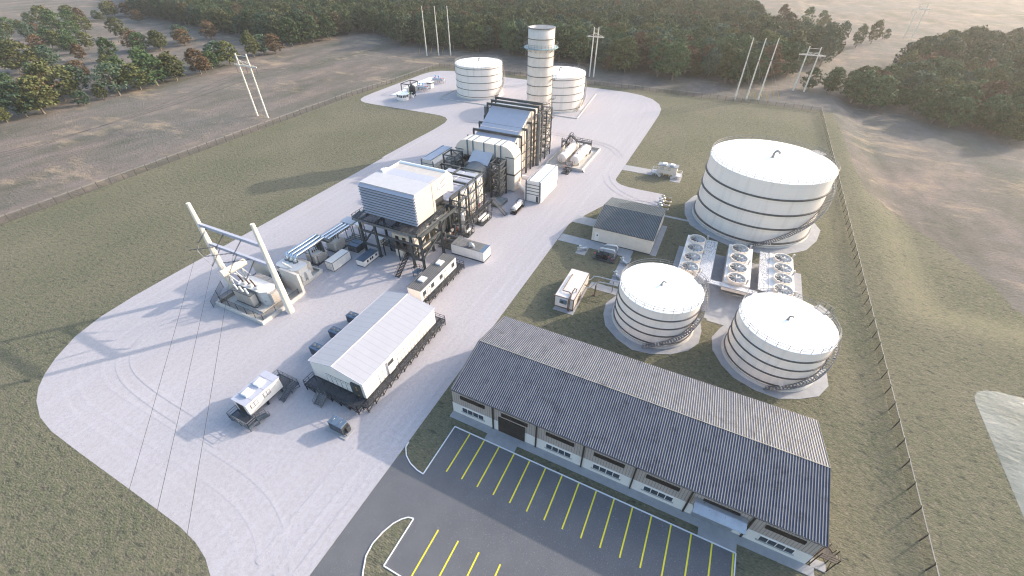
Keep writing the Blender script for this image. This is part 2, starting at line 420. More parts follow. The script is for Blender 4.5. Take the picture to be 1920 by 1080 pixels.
for i, (d, wd) in enumerate(((3.4,.9),(5.6,.9),(9.2,.9))): ribbon('wheel_track', wl, d, wd*.8)
wl2 = smooth([(60,112.4)]+west[20:])
for d in (2.6, 4.8): ribbon('wheel_track', wl2, d, .8)
inner = [(6,60),(6.4,84),(8.4,94),(13,101),(20,104.4),(30,105.4),(90,105.6)]
for d in (6.5, 8.7): ribbon('wheel_track', smooth(inner, 3), d, .8)
er = [(4,36.5),(60,36.6),(110,36.4),(150,33.5),(200,32.2),(224,33),(238,37.5),(245,46)]
for d in (-.2, 2.2, -3.4): ribbon('wheel_track', smooth(er, 3), d, .8)
er2 = [(126,14),(127,20),(131,27),(140,33.6),(160,34.4)]
for d in (0, 2.2): ribbon('wheel_track', smooth(er2, 3), d, .7)
er3 = [(126,15),(125.5,22),(119,29.5),(108,34.6),(80,36)]
for d in (0, 2.2): ribbon('wheel_track', smooth(er3, 3), d, .7)
er4 = [(160,33),(168,38),(171,50),(172,70),(173,95),(170,106),(158,110.5),(120,110.5)]
for d in (0, 2.2): ribbon('wheel_track', smooth(er4, 3), d, .7)

# car park
AS = [(-40,32.1),(24.2,32.1)] + [(25.5,31.4),(24.6,30.3),(24.0,29.2),(23.7,26.8)] + [(32.8,26.8),(33.0,-17.5),(-40,-17.5)]
sheet('asphalt_car_park', AS, .015, ASPH)
mb = MB()
def kerb(P, closed=False):
    for a, b in zip(P, P[1:]+([P[0]] if closed else [])): mb.bar((*a,.07), (*b,.07), .16, .15)
kerb([(33.0,-17.45),(33.0,26.8),(23.75,26.8)])
kerb([(23.75,26.8),(23.85,28.0),(24.3,29.6),(25.1,31.0),(26.3,32.0),(27.2,32.1)])
kerb([(33.0,-17.45),(10,-17.45)])
struct('kerb', mb, KERBW)
mb = MB()
isl = [(17.7,24.2),(17.5,25.0),(16.9,25.7),(15.9,26.4),(14.3,27.0),(12.6,27.3),(11.0,27.1),(9.4,26.2)]
kerb(isl+[(4,22.5)]); kerb([(17.7,24.2),(11.1,24.2),(11.1,10)])
struct('kerb', mb, KERBW)
m2 = MB(); m2.poly([(x,y,.05) for x,y in [(17.7,24.2)]+isl+[(4,22.5),(4,12),(11.1,12),(11.1,24.2)]]); o = struct('grass_island', m2, GROUND)
a_ = o.data.attributes.new('lawn', 'FLOAT', 'POINT'); a_.data.foreach_set('value', [1.0]*len(o.data.vertices))
if o.data.polygons[0].normal.z < 0: o.data.flip_normals()
mb = MB()
for k in range(17):
    y = 26.8-3.0-k*2.733
    if y < -17.3: break
    mb.poly([(25.65,y-.10,.023),(32.9,y-.10,.023),(32.9,y+.10,.023),(25.65,y+.10,.023)])
for k in range(6):
    y = 20.2-k*3.25
    mb.poly([(11.2,y-.10,.023),(18.0,y-.10,.023),(18.0,y+.10,.023),(11.2,y+.10,.023)])
struct('parking_line', mb, YELLOW)
# pavement along the warehouse, with the two crossings
mb = MB(); mb.box(34.3,35.62,-26.8,28.7,-.1,.10); mb.box(33.08,34.3,15.7,21.2,-.1,.099); mb.box(33.08,34.3,-17.5,-12.5,-.1,.099); mb.box(35.62,36.9,-28.2,-26.4,-.1,.095)
struct('pavement', mb, CONCP)
# paths and slabs
def slab(name, x0, x1, y0, y1, h=.06, m=CONCP):
    mb = MB(); mb.box(x0,x1,y0,y1,-.1,h); return struct(name, mb, m)
slab('path', 95.3,99.0,12.1,32.2); slab('path', 82.7,95.3,11.7,14.1,.058); slab('path', 91.3,95.3,23.2,25.8,.057)
slab('path', 106.4,110.7,25.5,31.9); slab('path', 149.0,153.8,17.5,28.3); slab('path', 121.2,122.2,-1,8.2)
slab('concrete_slab', 99.05,115.8,6.3,8.3)
slab('concrete_slab', 68.1,78.6,18.2,22.9); slab('concrete_slab', 78.3,80.6,21.5,23.2,.056); slab('path', 79.0,81.4,10.4,18.1,.054)
slab('concrete_slab', 22.9,25.35,41.7,46.1,.14); slab('concrete_slab', 146.9,153.3,7.8,11.2)
slab('concrete_slab', 82.2,106.9,-8.5,1.6); slab('concrete_slab', 79.2,106.9,-17.7,-8.5,.058); slab('concrete_slab', 92,107.0,-27.6,-17.7,.056)
sheet('path', [(82.2,-7.9),(79.9,-7.9),(79.0,-12.9),(79.2,-13.5),(82.2,-13.5)], .052, CONCP)
for (cx, cy, r) in ((130.8,-14.5,18.6),(74.3,2.2,10.4),(73.4,-20.6,10.4)):
    mb = MB(); P = [(cx+(r+random.uniform(-.5,.5))*math.cos(2*PI*i/17), cy+(r+random.uniform(-.5,.5))*math.sin(2*PI*i/17)) for i in range(17)]
    mb.prism(P, -.1, .066); struct('tank_apron', mb, CONCP)
# low containment kerbs in the stone yard round the two far tanks
def kerbline(name, P, m=CONC, wd=.35, h=.35):
    mb = MB()
    for a, b in zip(P, P[1:]): mb.bar((*a,h/2), (*b,h/2), wd, h)
    o = mb.build(name, m); return tag(o, None, 'kerb')
o = kerbline('containment_kerb', [(224,138.3),(196.2,138.3),(196.2,104)]); o['label'] = 'low concrete containment kerb round the tank left of the chimney'
o = kerbline('containment_kerb', [(239.5,66),(196.1,61.6),(196.1,92)]); o['label'] = 'low concrete containment kerb round the tank right of the chimney'

# ---------------------------------------------------------------- haze: one closed box of even thin air round everything
hb = MB(); hb.box(-2020,2620,-2020,2620,-6,70)
hm = bpy.data.materials.new('haze_air'); hm.use_nodes = True; nt = hm.node_tree; nt.nodes.remove(nt.nodes['Principled BSDF'])
vol = nt.nodes.new('ShaderNodeVolumePrincipled'); vol.inputs['Color'].default_value = (.95,.91,.86,1); vol.inputs['Density'].default_value = HAZE; vol.inputs['Anisotropy'].default_value = .4
nt.links.new(vol.outputs[0], nt.nodes['Material Output'].inputs['Volume'])
if HAZE > 0: struct('haze', hb, hm, 'stuff')

# ---------------------------------------------------------------- fences
RAILM = paint('dull_fence_rail', (.30,.29,.28), .7, var=.15)
POSTM = paint('brown_grey_fence_post', (.075,.065,.055), .7, var=.2)
def fence(P, label, sp=3.6):
    a, b = Vector((*P[0],0)), Vector((*P[-1],0))
    t = thing('chain_link_fence', label, 'fence', (P[0][0],P[0][1],0))
    pan = MB(); rl = MB(); 
    for p, q in zip(P, P[1:]):
        p = Vector((*p,gh(*p))); q = Vector((*q,gh(*q))); L = (q-p).length; n = max(1, round(L/sp)); up = Vector((0,0,2.15))
        pan.poly([p+Vector((0,0,.05)), q+Vector((0,0,.05)), q+up, p+up])
        rl.bar(p+up, q+up, .04)
        sd = (q-p).cross(Vector((0,0,1))).normalized()
        for k in range(3): rl.bar(p+up+Vector((0,0,.14+.13*k))+sd*.1*k, q+up+Vector((0,0,.14+.13*k))+sd*.1*k, .016)
        for i in range(n+(q-p == 0)):
            m = MB(); c = p.lerp(q, i/n); m.bar(c-Vector((0,0,.2)), c+up, .12); m.bar(c+up, c+up+Vector((0,0,.42))+sd*.28, .08)
            m.build('fence_post', POSTM, t)
    pan.build('mesh_panel', CHAIN, t); rl.build('top_rail', RAILM, t)
    return t
fence([(-5,180.4),(176,182.0),(213,178.9),(257.2,177.5)], 'long chain link fence along the left edge of the lawn, open field behind', 3.9)
fence([(257.2,177.5),(257.2,-40.4)], 'chain link fence behind the two far white tanks, along the wood edge', 3.9)
fence([(257.2,-40.4),(30,-40.0)], 'chain link fence down the right side, between the big tank and the bank', 3.9)

# ---------------------------------------------------------------- power lines
def insul(a, b, parent, mat=INSUL):
    m = MB(); a = Vector(a); b = Vector(b); n = max(3, int((b-a).length/.22)); m.bar(a, b, .05)
    for i in range(n): c = a.lerp(b, (i+.3)/n); e = a.lerp(b, (i+.7)/n); m.cyl(c, e, .19, .12, 8)
    return m.build('insulator', mat, parent)
def hframe(x, ys_, H, zc, label, y_in=(1.8,), group='twin pole power line frames'):
    y0, y1 = ys_; t = thing('power_line_frame', label, 'power pole', (x,(y0+y1)/2,0)); 
    for y in (y0, y1):
        m = MB(); m.cyl((x,y,-.3),(x,y,H), .42, .28, 12); m.build('pole', POLE, t)
    lo, hi = min(y0,y1)-3.6, max(y0,y1)+3.6
    m = MB(); m.bar((x+.4,lo,zc),(x+.4,hi,zc), .3, .55); m.build('crossarm', POLE, t)
    m = MB(); m.bar((x+.3,y0,H-.9),(x+.3,y1,H-.9), .16); m.build('top_tie', POLE, t)
    m = MB(); mid = (y0+y1)/2
    for a, b in ((y0,lo+.4),(y0,mid),(y1,mid),(y1,hi-.4)): m.bar((x+.35,a,H-2.6),(x+.35,b,zc+.2), .14)
    m.build('cross_brace', POLE, t)
    for y in (lo+.6, mid, hi-.6): insul((x+.4,y,zc-.3),(x+.4,y,zc-3.2), t)
    return [(x+.4,y,zc-3.3) for y in (lo+.6, mid, hi-.6)]
def wire(P, Q, label, sag=2.0, r=.03, group='overhead conductors'):
    P = Vector(P); Q = Vector(Q); m = MB()
    m.tube([P.lerp(Q, i/14)-Vector((0,0,sag*4*(i/14)*(1-i/14))) for i in range(15)], r, 4)
    o = m.build('overhead_wire', CABLE); return tag(o, label, 'cable', group)
h1 = hframe(134.4, (198.9,192.0), 26.4, 21.6, 'twin pole power line frame standing alone in the open field at left')
h2 = hframe(275, (81.2,78.6), 26.0, 21.2, 'twin pole power line frame just behind the tank right of the chimney')
h3 = hframe(294, (-29.6,-34.9), 21.6, 17.6, 'twin pole power line frame half hidden by wood edge right of the three leaning poles')
h4 = hframe(522, (-118.5,-124.0), 24.2, 20.4, 'faint distant twin pole power line frame above the track through the wood')
def triple(P, H, label, side, group='guyed single power poles'):
    tops = []
    for k, (x, y) in enumerate(P):
        t = thing('guyed_power_pole', label, 'power pole', (x,y,0), group)
        m = MB(); m.cyl((x,y,-.3),(x,y,H), .40, .22, 12); m.build('pole', POLE, t)
        for zz in (H*.66,):
            insul((x,y,zz),(x-2.2,y+side*.6,zz-.2), t); insul((x,y,zz-1),(x+2.2,y+side*.4,zz-1.2), t)
        g_ = MB(); ends = [(x+9,y-side*7,.1),(x+4.5,y-side*10,.1)]
        for e in ends: g_.bar((x,y,H*.64), e, .05)
        g_.build('guy_wire', GALV, t)
        for e in ends:
            q = MB(); d = (Vector((x,y,H*.64))-Vector(e)).normalized(); q.bar(Vector(e), Vector(e)+d*4.2, .16); q.build('guy_guard', YELLOWM, t)
        tops.append((x-2.2,y+side*.6,H*.66-.2))
    return tops
tl = triple([(282.5,205.2),(287,198),(291,190.5)], 30, 'tall guyed single power pole before the wood, one of the left three', -1)
tr = triple([(262.4,-1.9),(263.4,-7.3),(266.5,-12.9)], 28, 'tall guyed single power pole by the right fence corner, one of three', 1)
for k in range(3):
    wire(h1[k], tl[2-k] if False else tl[k], 'thin black conductor from the lone field frame to the left three poles', 4, .035)
    wire(h1[k], (10,194.5-(k-1)*6.2,14.5), 'thin black conductor from the lone field frame out of the picture at left', 2.5, .035)
    wire(tr[k], h3[k], 'thin black conductor from the right three poles to the frame beside them', .5)
    wire(h3[k], h4[k], 'thin black conductor over the track through the right wood', 5)
# ---------------------------------------------------------------- trees
rng = np.random.default_rng(11)
def leaf_mat(name, cols):
    N = NT(name); oi = N.n('ShaderNodeObjectInfo')
    n1 = N.noise(.9, 3, .7); n2 = N.noise(3.5, 2)
    c = N.ramp(n1, [(.3, cols[0]), (.52, cols[1]), (.72, cols[2])])
    c = N.mix(.75, c, N.ramp(n2, [(.34, .12), (.66, .88)]), 'OVERLAY')
    hv = N.n('ShaderNodeHueSaturation'); N.l(c, hv.inputs['Color'])
    N.l(N.math('ADD', .8, N.math('MULTIPLY', oi.outputs['Random'], .55)), hv.inputs['Value'])
    N.set(hv.outputs[0], .8, 0, .15)
    return N.mat
LG = leaf_mat('dark_green_leaves', [(0.036,0.060,0.026),(0.065,0.103,0.043),(0.106,0.146,0.065)])
LO = leaf_mat('olive_leaves', [(0.055,0.065,0.024),(0.098,0.106,0.041),(0.151,0.151,0.065)])
LR = leaf_mat('russet_leaves', [(0.082,0.055,0.029),(0.130,0.084,0.046),(0.180,0.118,0.065)])
LB = leaf_mat('blue_green_leaves', [(.040,.066,.042),(.072,.110,.068),(.112,.150,.098)])
LM = {'dark green': LG, 'olive green': LO, 'russet brown': LR, 'blue green': LB}
def mixed_leaf():
    N = NT('forest_leaves'); oi = N.n('ShaderNodeObjectInfo')
    n1 = N.noise(.9, 3, .7); n2 = N.noise(3.5, 2)
    c = N.ramp(oi.outputs['Random'], [(0,(0.036,0.062,0.029)),(.25,(0.062,0.091,0.036)),(.45,(0.091,0.096,0.038)),(.6,(0.041,0.082,0.055)),(.75,(0.065,0.101,0.043)),(.90,(0.101,0.079,0.046)),(1,(0.077,0.106,0.048))])
    c = N.mix(1.0, c, N.ramp(n1, [(.3, .35), (.7, 1.5)]), 'MULTIPLY')
    c = N.mix(.75, c, N.ramp(n2, [(.34, .12), (.66, .88)]), 'OVERLAY')
    return N.set(c, .8, 0, .15)
LF = mixed_leaf()
BARK = paint('grey_brown_bark', (.20,.165,.13), .9, var=.25, sc=3, bump=.3)
def crown_mesh(seed, nclump, nleaf, size, wide=1.0):
    r = np.random.default_rng(seed); v = []; H = 14.0
    # domed outline: widest a third of the way up, rounded top, uneven
    cl = []; lob = r.uniform(0, 2*PI, 3); lean = r.uniform(-.6,.6,2)
    while len(cl) < nclump:
        t = r.uniform(0,1)**.9; z = 2.4+t*(H-3.3)
        R = 5.2*wide*(max(0.0, 1-((t-.30)/(.34 if t < .30 else .72))**2))**.62+.25
        a = r.uniform(0,2*PI); R *= 1+.07*np.sin(2*a+lob[0])+.06*np.sin(3*a+lob[1]+t*5)
        rr = R*(r.uniform(.55,1.0) if r.random() < .8 else r.uniform(0,.55))
        cl.append((rr*np.cos(a)+lean[0]*t, rr*np.sin(a)+lean[1]*t, z+r.normal(0,.25), .75+.45*r.random()))
    cl = np.array(cl); n = nclump*nleaf
    C = np.repeat(cl, nleaf, 0)
    d = r.normal(0,1,(n,3)); d /= np.linalg.norm(d,axis=1)[:,None]
    rad = C[:,3]*(r.random(n)**.45)*1.05
    P = C[:,:3]+d*rad[:,None]*np.array([1.15,1.15,.8])
    nrm = d*.8+r.normal(0,.6,(n,3))+np.array([0,0,.55]); nrm /= np.linalg.norm(nrm,axis=1)[:,None]
    u = np.cross(nrm, r.normal(0,1,(n,3))); u /= np.linalg.norm(u,axis=1)[:,None]; w_ = np.cross(nrm,u)
    s = size*(.6+.8*r.random(n))[:,None]
    Q = np.stack([P-u*s*.6-w_*s*.35, P+u*s*.15-w_*s*.55, P+u*s*.65+w_*s*.1, P-u*s*.1+w_*s*.55], 1).reshape(-1,3)
    F = np.arange(n*4).reshape(-1,4)
    me = bpy.data.meshes.new('crown'); me.vertices.add(len(Q)); me.vertices.foreach_set('co', Q.ravel())
    me.loops.add(n*4); me.loops.foreach_set('vertex_index', F.ravel().astype(np.int32)); me.polygons.add(n)
    me.polygons.foreach_set('loop_start', np.arange(0,n*4,4,dtype=np.int32)); me.polygons.foreach_set('loop_total', np.full(n,4,dtype=np.int32))
    me.update(); me.validate(); me.materials.append(LG); return me
def trunk_mesh(seed):
    r = random.Random(seed); m = MB()
    m.tube([(0,0,-.4),(.06,.03,2.2),(-.05,.1,5),(.05,0,9.5)], [.36,.27,.2,.06], 7)
    for k in range(6):
        a = k*1.05+r.uniform(-.3,.3); z = 2.4+k*.8; L = r.uniform(2.4,3.8)
        m.tube([(0,0,z),(math.cos(a)*L*.5,math.sin(a)*L*.5,z+1.2),(math.cos(a)*L,math.sin(a)*L,z+2.9)], [.14,.09,.03], 5)
    me = bpy.data.meshes.new('trunk'); me.from_pydata(m.v, [], m.f); me.materials.append(BARK)
    for p in me.polygons: p.use_smooth = True
    return me
CROWN = [crown_mesh(20+i, 120, 18, .56, [1,1.08,.9,1.0,.82][i]) for i in range(5)]
CROWNS = [crown_mesh(40+i, 70, 13, .5, [1,1.1][i]) for i in range(2)]      # sparse crown, limbs show through
TRUNK = [trunk_mesh(i) for i in range(3)]
def tree(x, y, h, kind, label, group, sparse=False, slim=1.0):
    t = thing('tree', label, 'tree', (x,y,gh(x,y)), group); s = h/14.0
    t.rotation_euler = (0,0,random.uniform(0,6.28)); wd = s*random.uniform(.92,1.12)*slim; t.scale = (wd,wd,s)
    c = bpy.data.objects.new('crown', random.choice(CROWNS if sparse else CROWN)); col.objects.link(c); c.parent = t
    c.material_slots[0].link = 'OBJECT'; c.material_slots[0].material = LM[kind]
    k = bpy.data.objects.new('trunk', random.choice(TRUNK)); col.objects.link(k); k.parent = t
    return t
STAND = [(78,293,7.4,'o'),(86,295,15.9,'b'),(92,293,17.2,'o'),(108,291,7,'b'),(126,294,16.7,'s'),(118,294,8,'o'),(138,296,13.7,'o'),(147,296,17.3,'g'),(155,304,11.6,'g'),(159,297,15.2,'o'),(176,300,14.6,'r'),(180,301,10,'r'),(196,310,15,'b'),(201,306,14.5,'o'),(225,313,16,'o'),(236,316,13.1,'b'),(241,310,13.2,'r'),(108,309,19,'o'),(172,386,15,'g'),(147,407,12.9,'b'),(238,411,13.4,'g'),(259,407,14.3,'r'),(215,403,12.7,'o'),(288,415,15.1,'g'),(229,480,15.8,'o'),(165,409,10.8,'r'),(173,538,12.8,'b'),(207,564,9.5,'r'),(208,553,8.9,'b'),(129,397,19,'o'),(184,466,13.7,'g'),(179,465,13.5,'o'),(309,615,13.5,'r'),(322,628,13.8,'o'),(280,615,9.5,'b'),(281,608,7.8,'o'),(240,572,7.7,'r'),(260,594,6.9,'g'),(317,547,9.1,'o'),(131,410,12.5,'r'),(118,355,8.5,'o'),(111,329,12,'r'),(203,413,13.5,'r'),(202,403,13.4,'g'),(162,330,15,'g'),(223,568,17.6,'g'),(231,601,18.8,'o'),(261,626,15.1,'o'),(266,615,12.7,'r'),(227,568,8.1,'o'),(205,604,12,'g'),(211,602,9.3,'o'),(233,637,11.1,'g'),(342,646,10.1,'o'),(306,633,14.9,'r'),(298,625,15.9,'o'),(98,305,15,'r'),(132,305,15,'o'),(165,306,12,'g'),(188,306,11,'g'),(143,320,14,'g'),(120,318,14,'b'),(148,420,11,'o'),(232,400,12,'r'),(210,395,14,'o'),(180,480,14,'g'),(192,540,13,'b'),(250,640,14,'r'),(150,560,12,'o'),(120,480,12,'o'),(135,500,13,'g'),(75,300,13,'b'),(70,310,14,'g'),(100,340,12,'g'),(116,345,14,'b'),(90,330,13,'o'),(136,350,11,'r'),(150,345,12,'o'),(175,440,13,'g'),(190,450,12,'o'),(168,470,12,'r'),(140,450,13,'o'),(215,520,13,'g'),(232,540,14,'o'),(190,575,12,'o'),(250,600,14,'g'),(270,640,14,'o'),(290,560,12,'r')]
KN = {'o':'olive green','b':'blue green','g':'dark green','r':'russet brown'}
UNIQ = {(172,386):'dark green tree standing alone in the open stand, between two tree clumps',(238,411):'small blue green round tree standing apart on the bare field by the wood',(259,407):'russet egg shaped tree standing apart on the bare field by the wood',
 (108,291):'smallest blue green tree, a round bush at the field edge',(126,294):'sparse grey green tree with bare limbs showing, front row',(78,293):'small olive tree at the far left edge of the front row',(176,300):'broad russet tree in the front row, nearest the lone power frame',(229,480):'olive round tree behind the clump in the open stand',
 (288,415):'big dark green tree where the open stand meets the wood'}
for (x, y, h, k) in STAND:
    sp = k == 's'; kind = 'blue green' if sp else KN[k]
    if (x,y) == (238,411): kind = 'blue green'
    size = 'tall' if h > 14.5 else 'middling' if h > 10.5 else 'small'
    row = 'in the front row along the field' if y < 322 else 'in the middle of the open stand' if y < 450 else 'in the far part of the open stand'
    tree(x, y, h, kind, UNIQ.get((x,y), '%s %s tree %s at upper left' % (size, kind, row)), 'trees of the open stand at upper left', sp, slim=1.2)

def inpoly(x, y, P):
    c = False; j = len(P)-1
    for i in range(len(P)):
        if (P[i][1] > y) != (P[j][1] > y) and x < (P[j][0]-P[i][0])*(y-P[i][1])/(P[j][1]-P[i][1])+P[i][0]: c = not c
        j = i
    return c
FL = [(318,610),(282,430),(268,345),(262,316),(287,310),(336,322),(334,292),(304,251),(305,228),(311,182),(302,149),(308,115),(293,78),(293,57),(285,37),(296,24),(288,1),(301,-11),(316,-22),(334,-31),(372,-50),(402,-53),(430,-48),(446,-32),(476,-8),(567,3),(760,60),(1150,300),(1250,1150),(640,1250),(420,800)]
FR = [(300,-38),(289,-48),(285,-65),(281,-80),(264,-97),(257,-107),(250,-120),(238,-150),(230,-330),(490,-330),(500,-200),(455,-122),(392,-95),(336,-78),(304,-56)]
EXTRA = [(478,-80),(504,-94),(528,-107),(489,-69),(520,-57),(540,-44),(530,-22),(565,-58)]
def scatter(P, sp):
    x0 = min(p[0] for p in P); x1 = max(p[0] for p in P); y0 = min(p[1] for p in P); y1 = max(p[1] for p in P); out = []; x = x0; k = 0
    while x < x1:
        y = y0+(k%2)*sp/2
        while y < y1:
            a, b = x+random.uniform(-.38,.38)*sp, y+random.uniform(-.38,.38)*sp
            if inpoly(a, b, P): out.append((a,b))
            y += sp
        x += sp*.87; k += 1
    return out
cd = Vector((math.cos(math.radians(25.9)), math.sin(math.radians(25.9))))
def seen(x, y):
    p = camo.matrix_world.inverted() @ Vector((x,y,9)) if False else None
    d = Vector((x,y,9-64)); f_ = Vector((cd.x*math.cos(math.radians(39.1)), cd.y*math.cos(math.radians(39.1)), -math.sin(math.radians(39.1))))
    r_ = Vector((cd.y,-cd.x,0)); u_ = r_.cross(f_)
    zc = d.dot(f_); return abs(d.dot(r_)/zc) < 1.27 and -.75 < d.dot(u_)/zc < .74
pts = [(x,y,'L') for x,y in scatter(FL, 11.2) if seen(x,y)] + [(x,y,'R') for x,y in scatter(FR, 10.6) if seen(x,y)]
pts.sort(key=lambda p: math.hypot(p[0],p[1]))
near = []; far = []
cnt = {'L':0,'R':0}; cap = {'L':124,'R':72}
for p in pts:
    if cnt[p[2]] < cap[p[2]]: near.append(p); cnt[p[2]] += 1
    else: far.append(p)
kinds = ['dark green','olive green','dark green','blue green','olive green','dark green','russet brown','dark green','olive green','blue green','dark green']
for x, y, sd in near:
    front = random.random() < .12
    h = random.uniform(16.5,22) if not front else random.uniform(8.5,11.5); kind = random.choice(kinds)
    if sd == 'R' and not front: h *= .8
    wd = 'front of the dense wood behind the chimney' if sd == 'L' else 'front of the hazy wood at upper right'
    tree(x, y, h, kind, '%s %s tree at the %s' % ('small' if front else 'tall', kind, wd), 'trees at the front of the dense wood' if sd == 'L' else 'trees at the front of the right wood', slim=1.06)
for x, y, h in ((300,-37,11.5),(297,-46,13),(311,-50,11.5),(322,-60,12.5),(337,-71,12)): tree(x, y, h, 'dark green', 'tall dark green tree at the front of the hazy wood at upper right', 'trees at the front of the right wood')
for i, (x, y) in enumerate(EXTRA):
    tree(x, y, (9 if i == 2 else 16+4*random.random()), kinds[i%11], '%s tree standing apart on the open ground left of the distant track' % kinds[i%11], 'scattered trees by the distant track', slim=.8)
# the rest of the wood reads as one mass: instances on points
protos = []
for i in range(4):
    vm = crown_mesh(70+i, 130, 13, .62, [1.06,1.14,.98,1.08][i]); vm.materials.clear(); vm.materials.append(LF); vm.name = 'forest_crown'
    vm.materials.append(BARK); bm = bmesh.new(); bm.from_mesh(vm); nf = len(bm.faces); bm.from_mesh(TRUNK[i%3]); bm.faces.ensure_lookup_table()
    for f in bm.faces[nf:]: f.material_index = 1; f.smooth = True
    bm.to_mesh(vm); bm.free()
    po = bpy.data.objects.new('forest_crown', vm); protos.append(po)
def forest(name, P):
    me = bpy.data.meshes.new(name); P = np.array([(x,y,gh(x,y)) for x,y,_ in P]); me.vertices.add(len(P)); me.vertices.foreach_set('co', P.ravel())
    o = bpy.data.objects.new(name, me); col.objects.link(o); o['kind'] = 'stuff'
    ng = bpy.data.node_groups.new(name, 'GeometryNodeTree'); ng.interface.new_socket('Geometry', in_out='INPUT', socket_type='NodeSocketGeometry'); ng.interface.new_socket('Geometry', in_out='OUTPUT', socket_type='NodeSocketGeometry')
    A = ng.nodes.new; gi = A('NodeGroupInput'); go = A('NodeGroupOutput'); iop = A('GeometryNodeInstanceOnPoints'); j = A('GeometryNodeJoinGeometry')
    for po in protos:
        oi = A('GeometryNodeObjectInfo'); oi.inputs[0].default_value = po; g2 = A('GeometryNodeGeometryToInstance'); ng.links.new(oi.outputs['Geometry'], g2.inputs[0]); ng.links.new(g2.outputs[0], j.inputs[0])
    ng.links.new(gi.outputs[0], iop.inputs['Points']); ng.links.new(j.outputs[0], iop.inputs['Instance']); iop.inputs['Pick Instance'].default_value = True
    ri = A('FunctionNodeRandomValue'); ri.data_type = 'INT'; ri.inputs['Min'].default_value = 0 if False else ri.inputs['Min'].default_value
    ri.inputs[4].default_value = 0; ri.inputs[5].default_value = 3; ng.links.new(ri.outputs[2], iop.inputs['Instance Index'])
    rr = A('FunctionNodeRandomValue'); rr.data_type = 'FLOAT'; rr.inputs[2].default_value = 0; rr.inputs[3].default_value = 6.28; rr.inputs['Seed'].default_value = 3
    cx = A('ShaderNodeCombineXYZ'); ng.links.new(rr.outputs[1], cx.inputs[2]); ng.links.new(cx.outputs[0], iop.inputs['Rotation'])
    rs = A('FunctionNodeRandomValue'); rs.data_type = 'FLOAT'; rs.inputs[2].default_value = 1.15; rs.inputs[3].default_value = 1.55; rs.inputs['Seed'].default_value = 5
    ng.links.new(rs.outputs[1], iop.inputs['Scale']); ng.links.new(iop.outputs[0], go.inputs[0])
    md = o.modifiers.new('forest', 'NODES'); md.node_group = ng
    return o
forest('forest', [p for p in far])
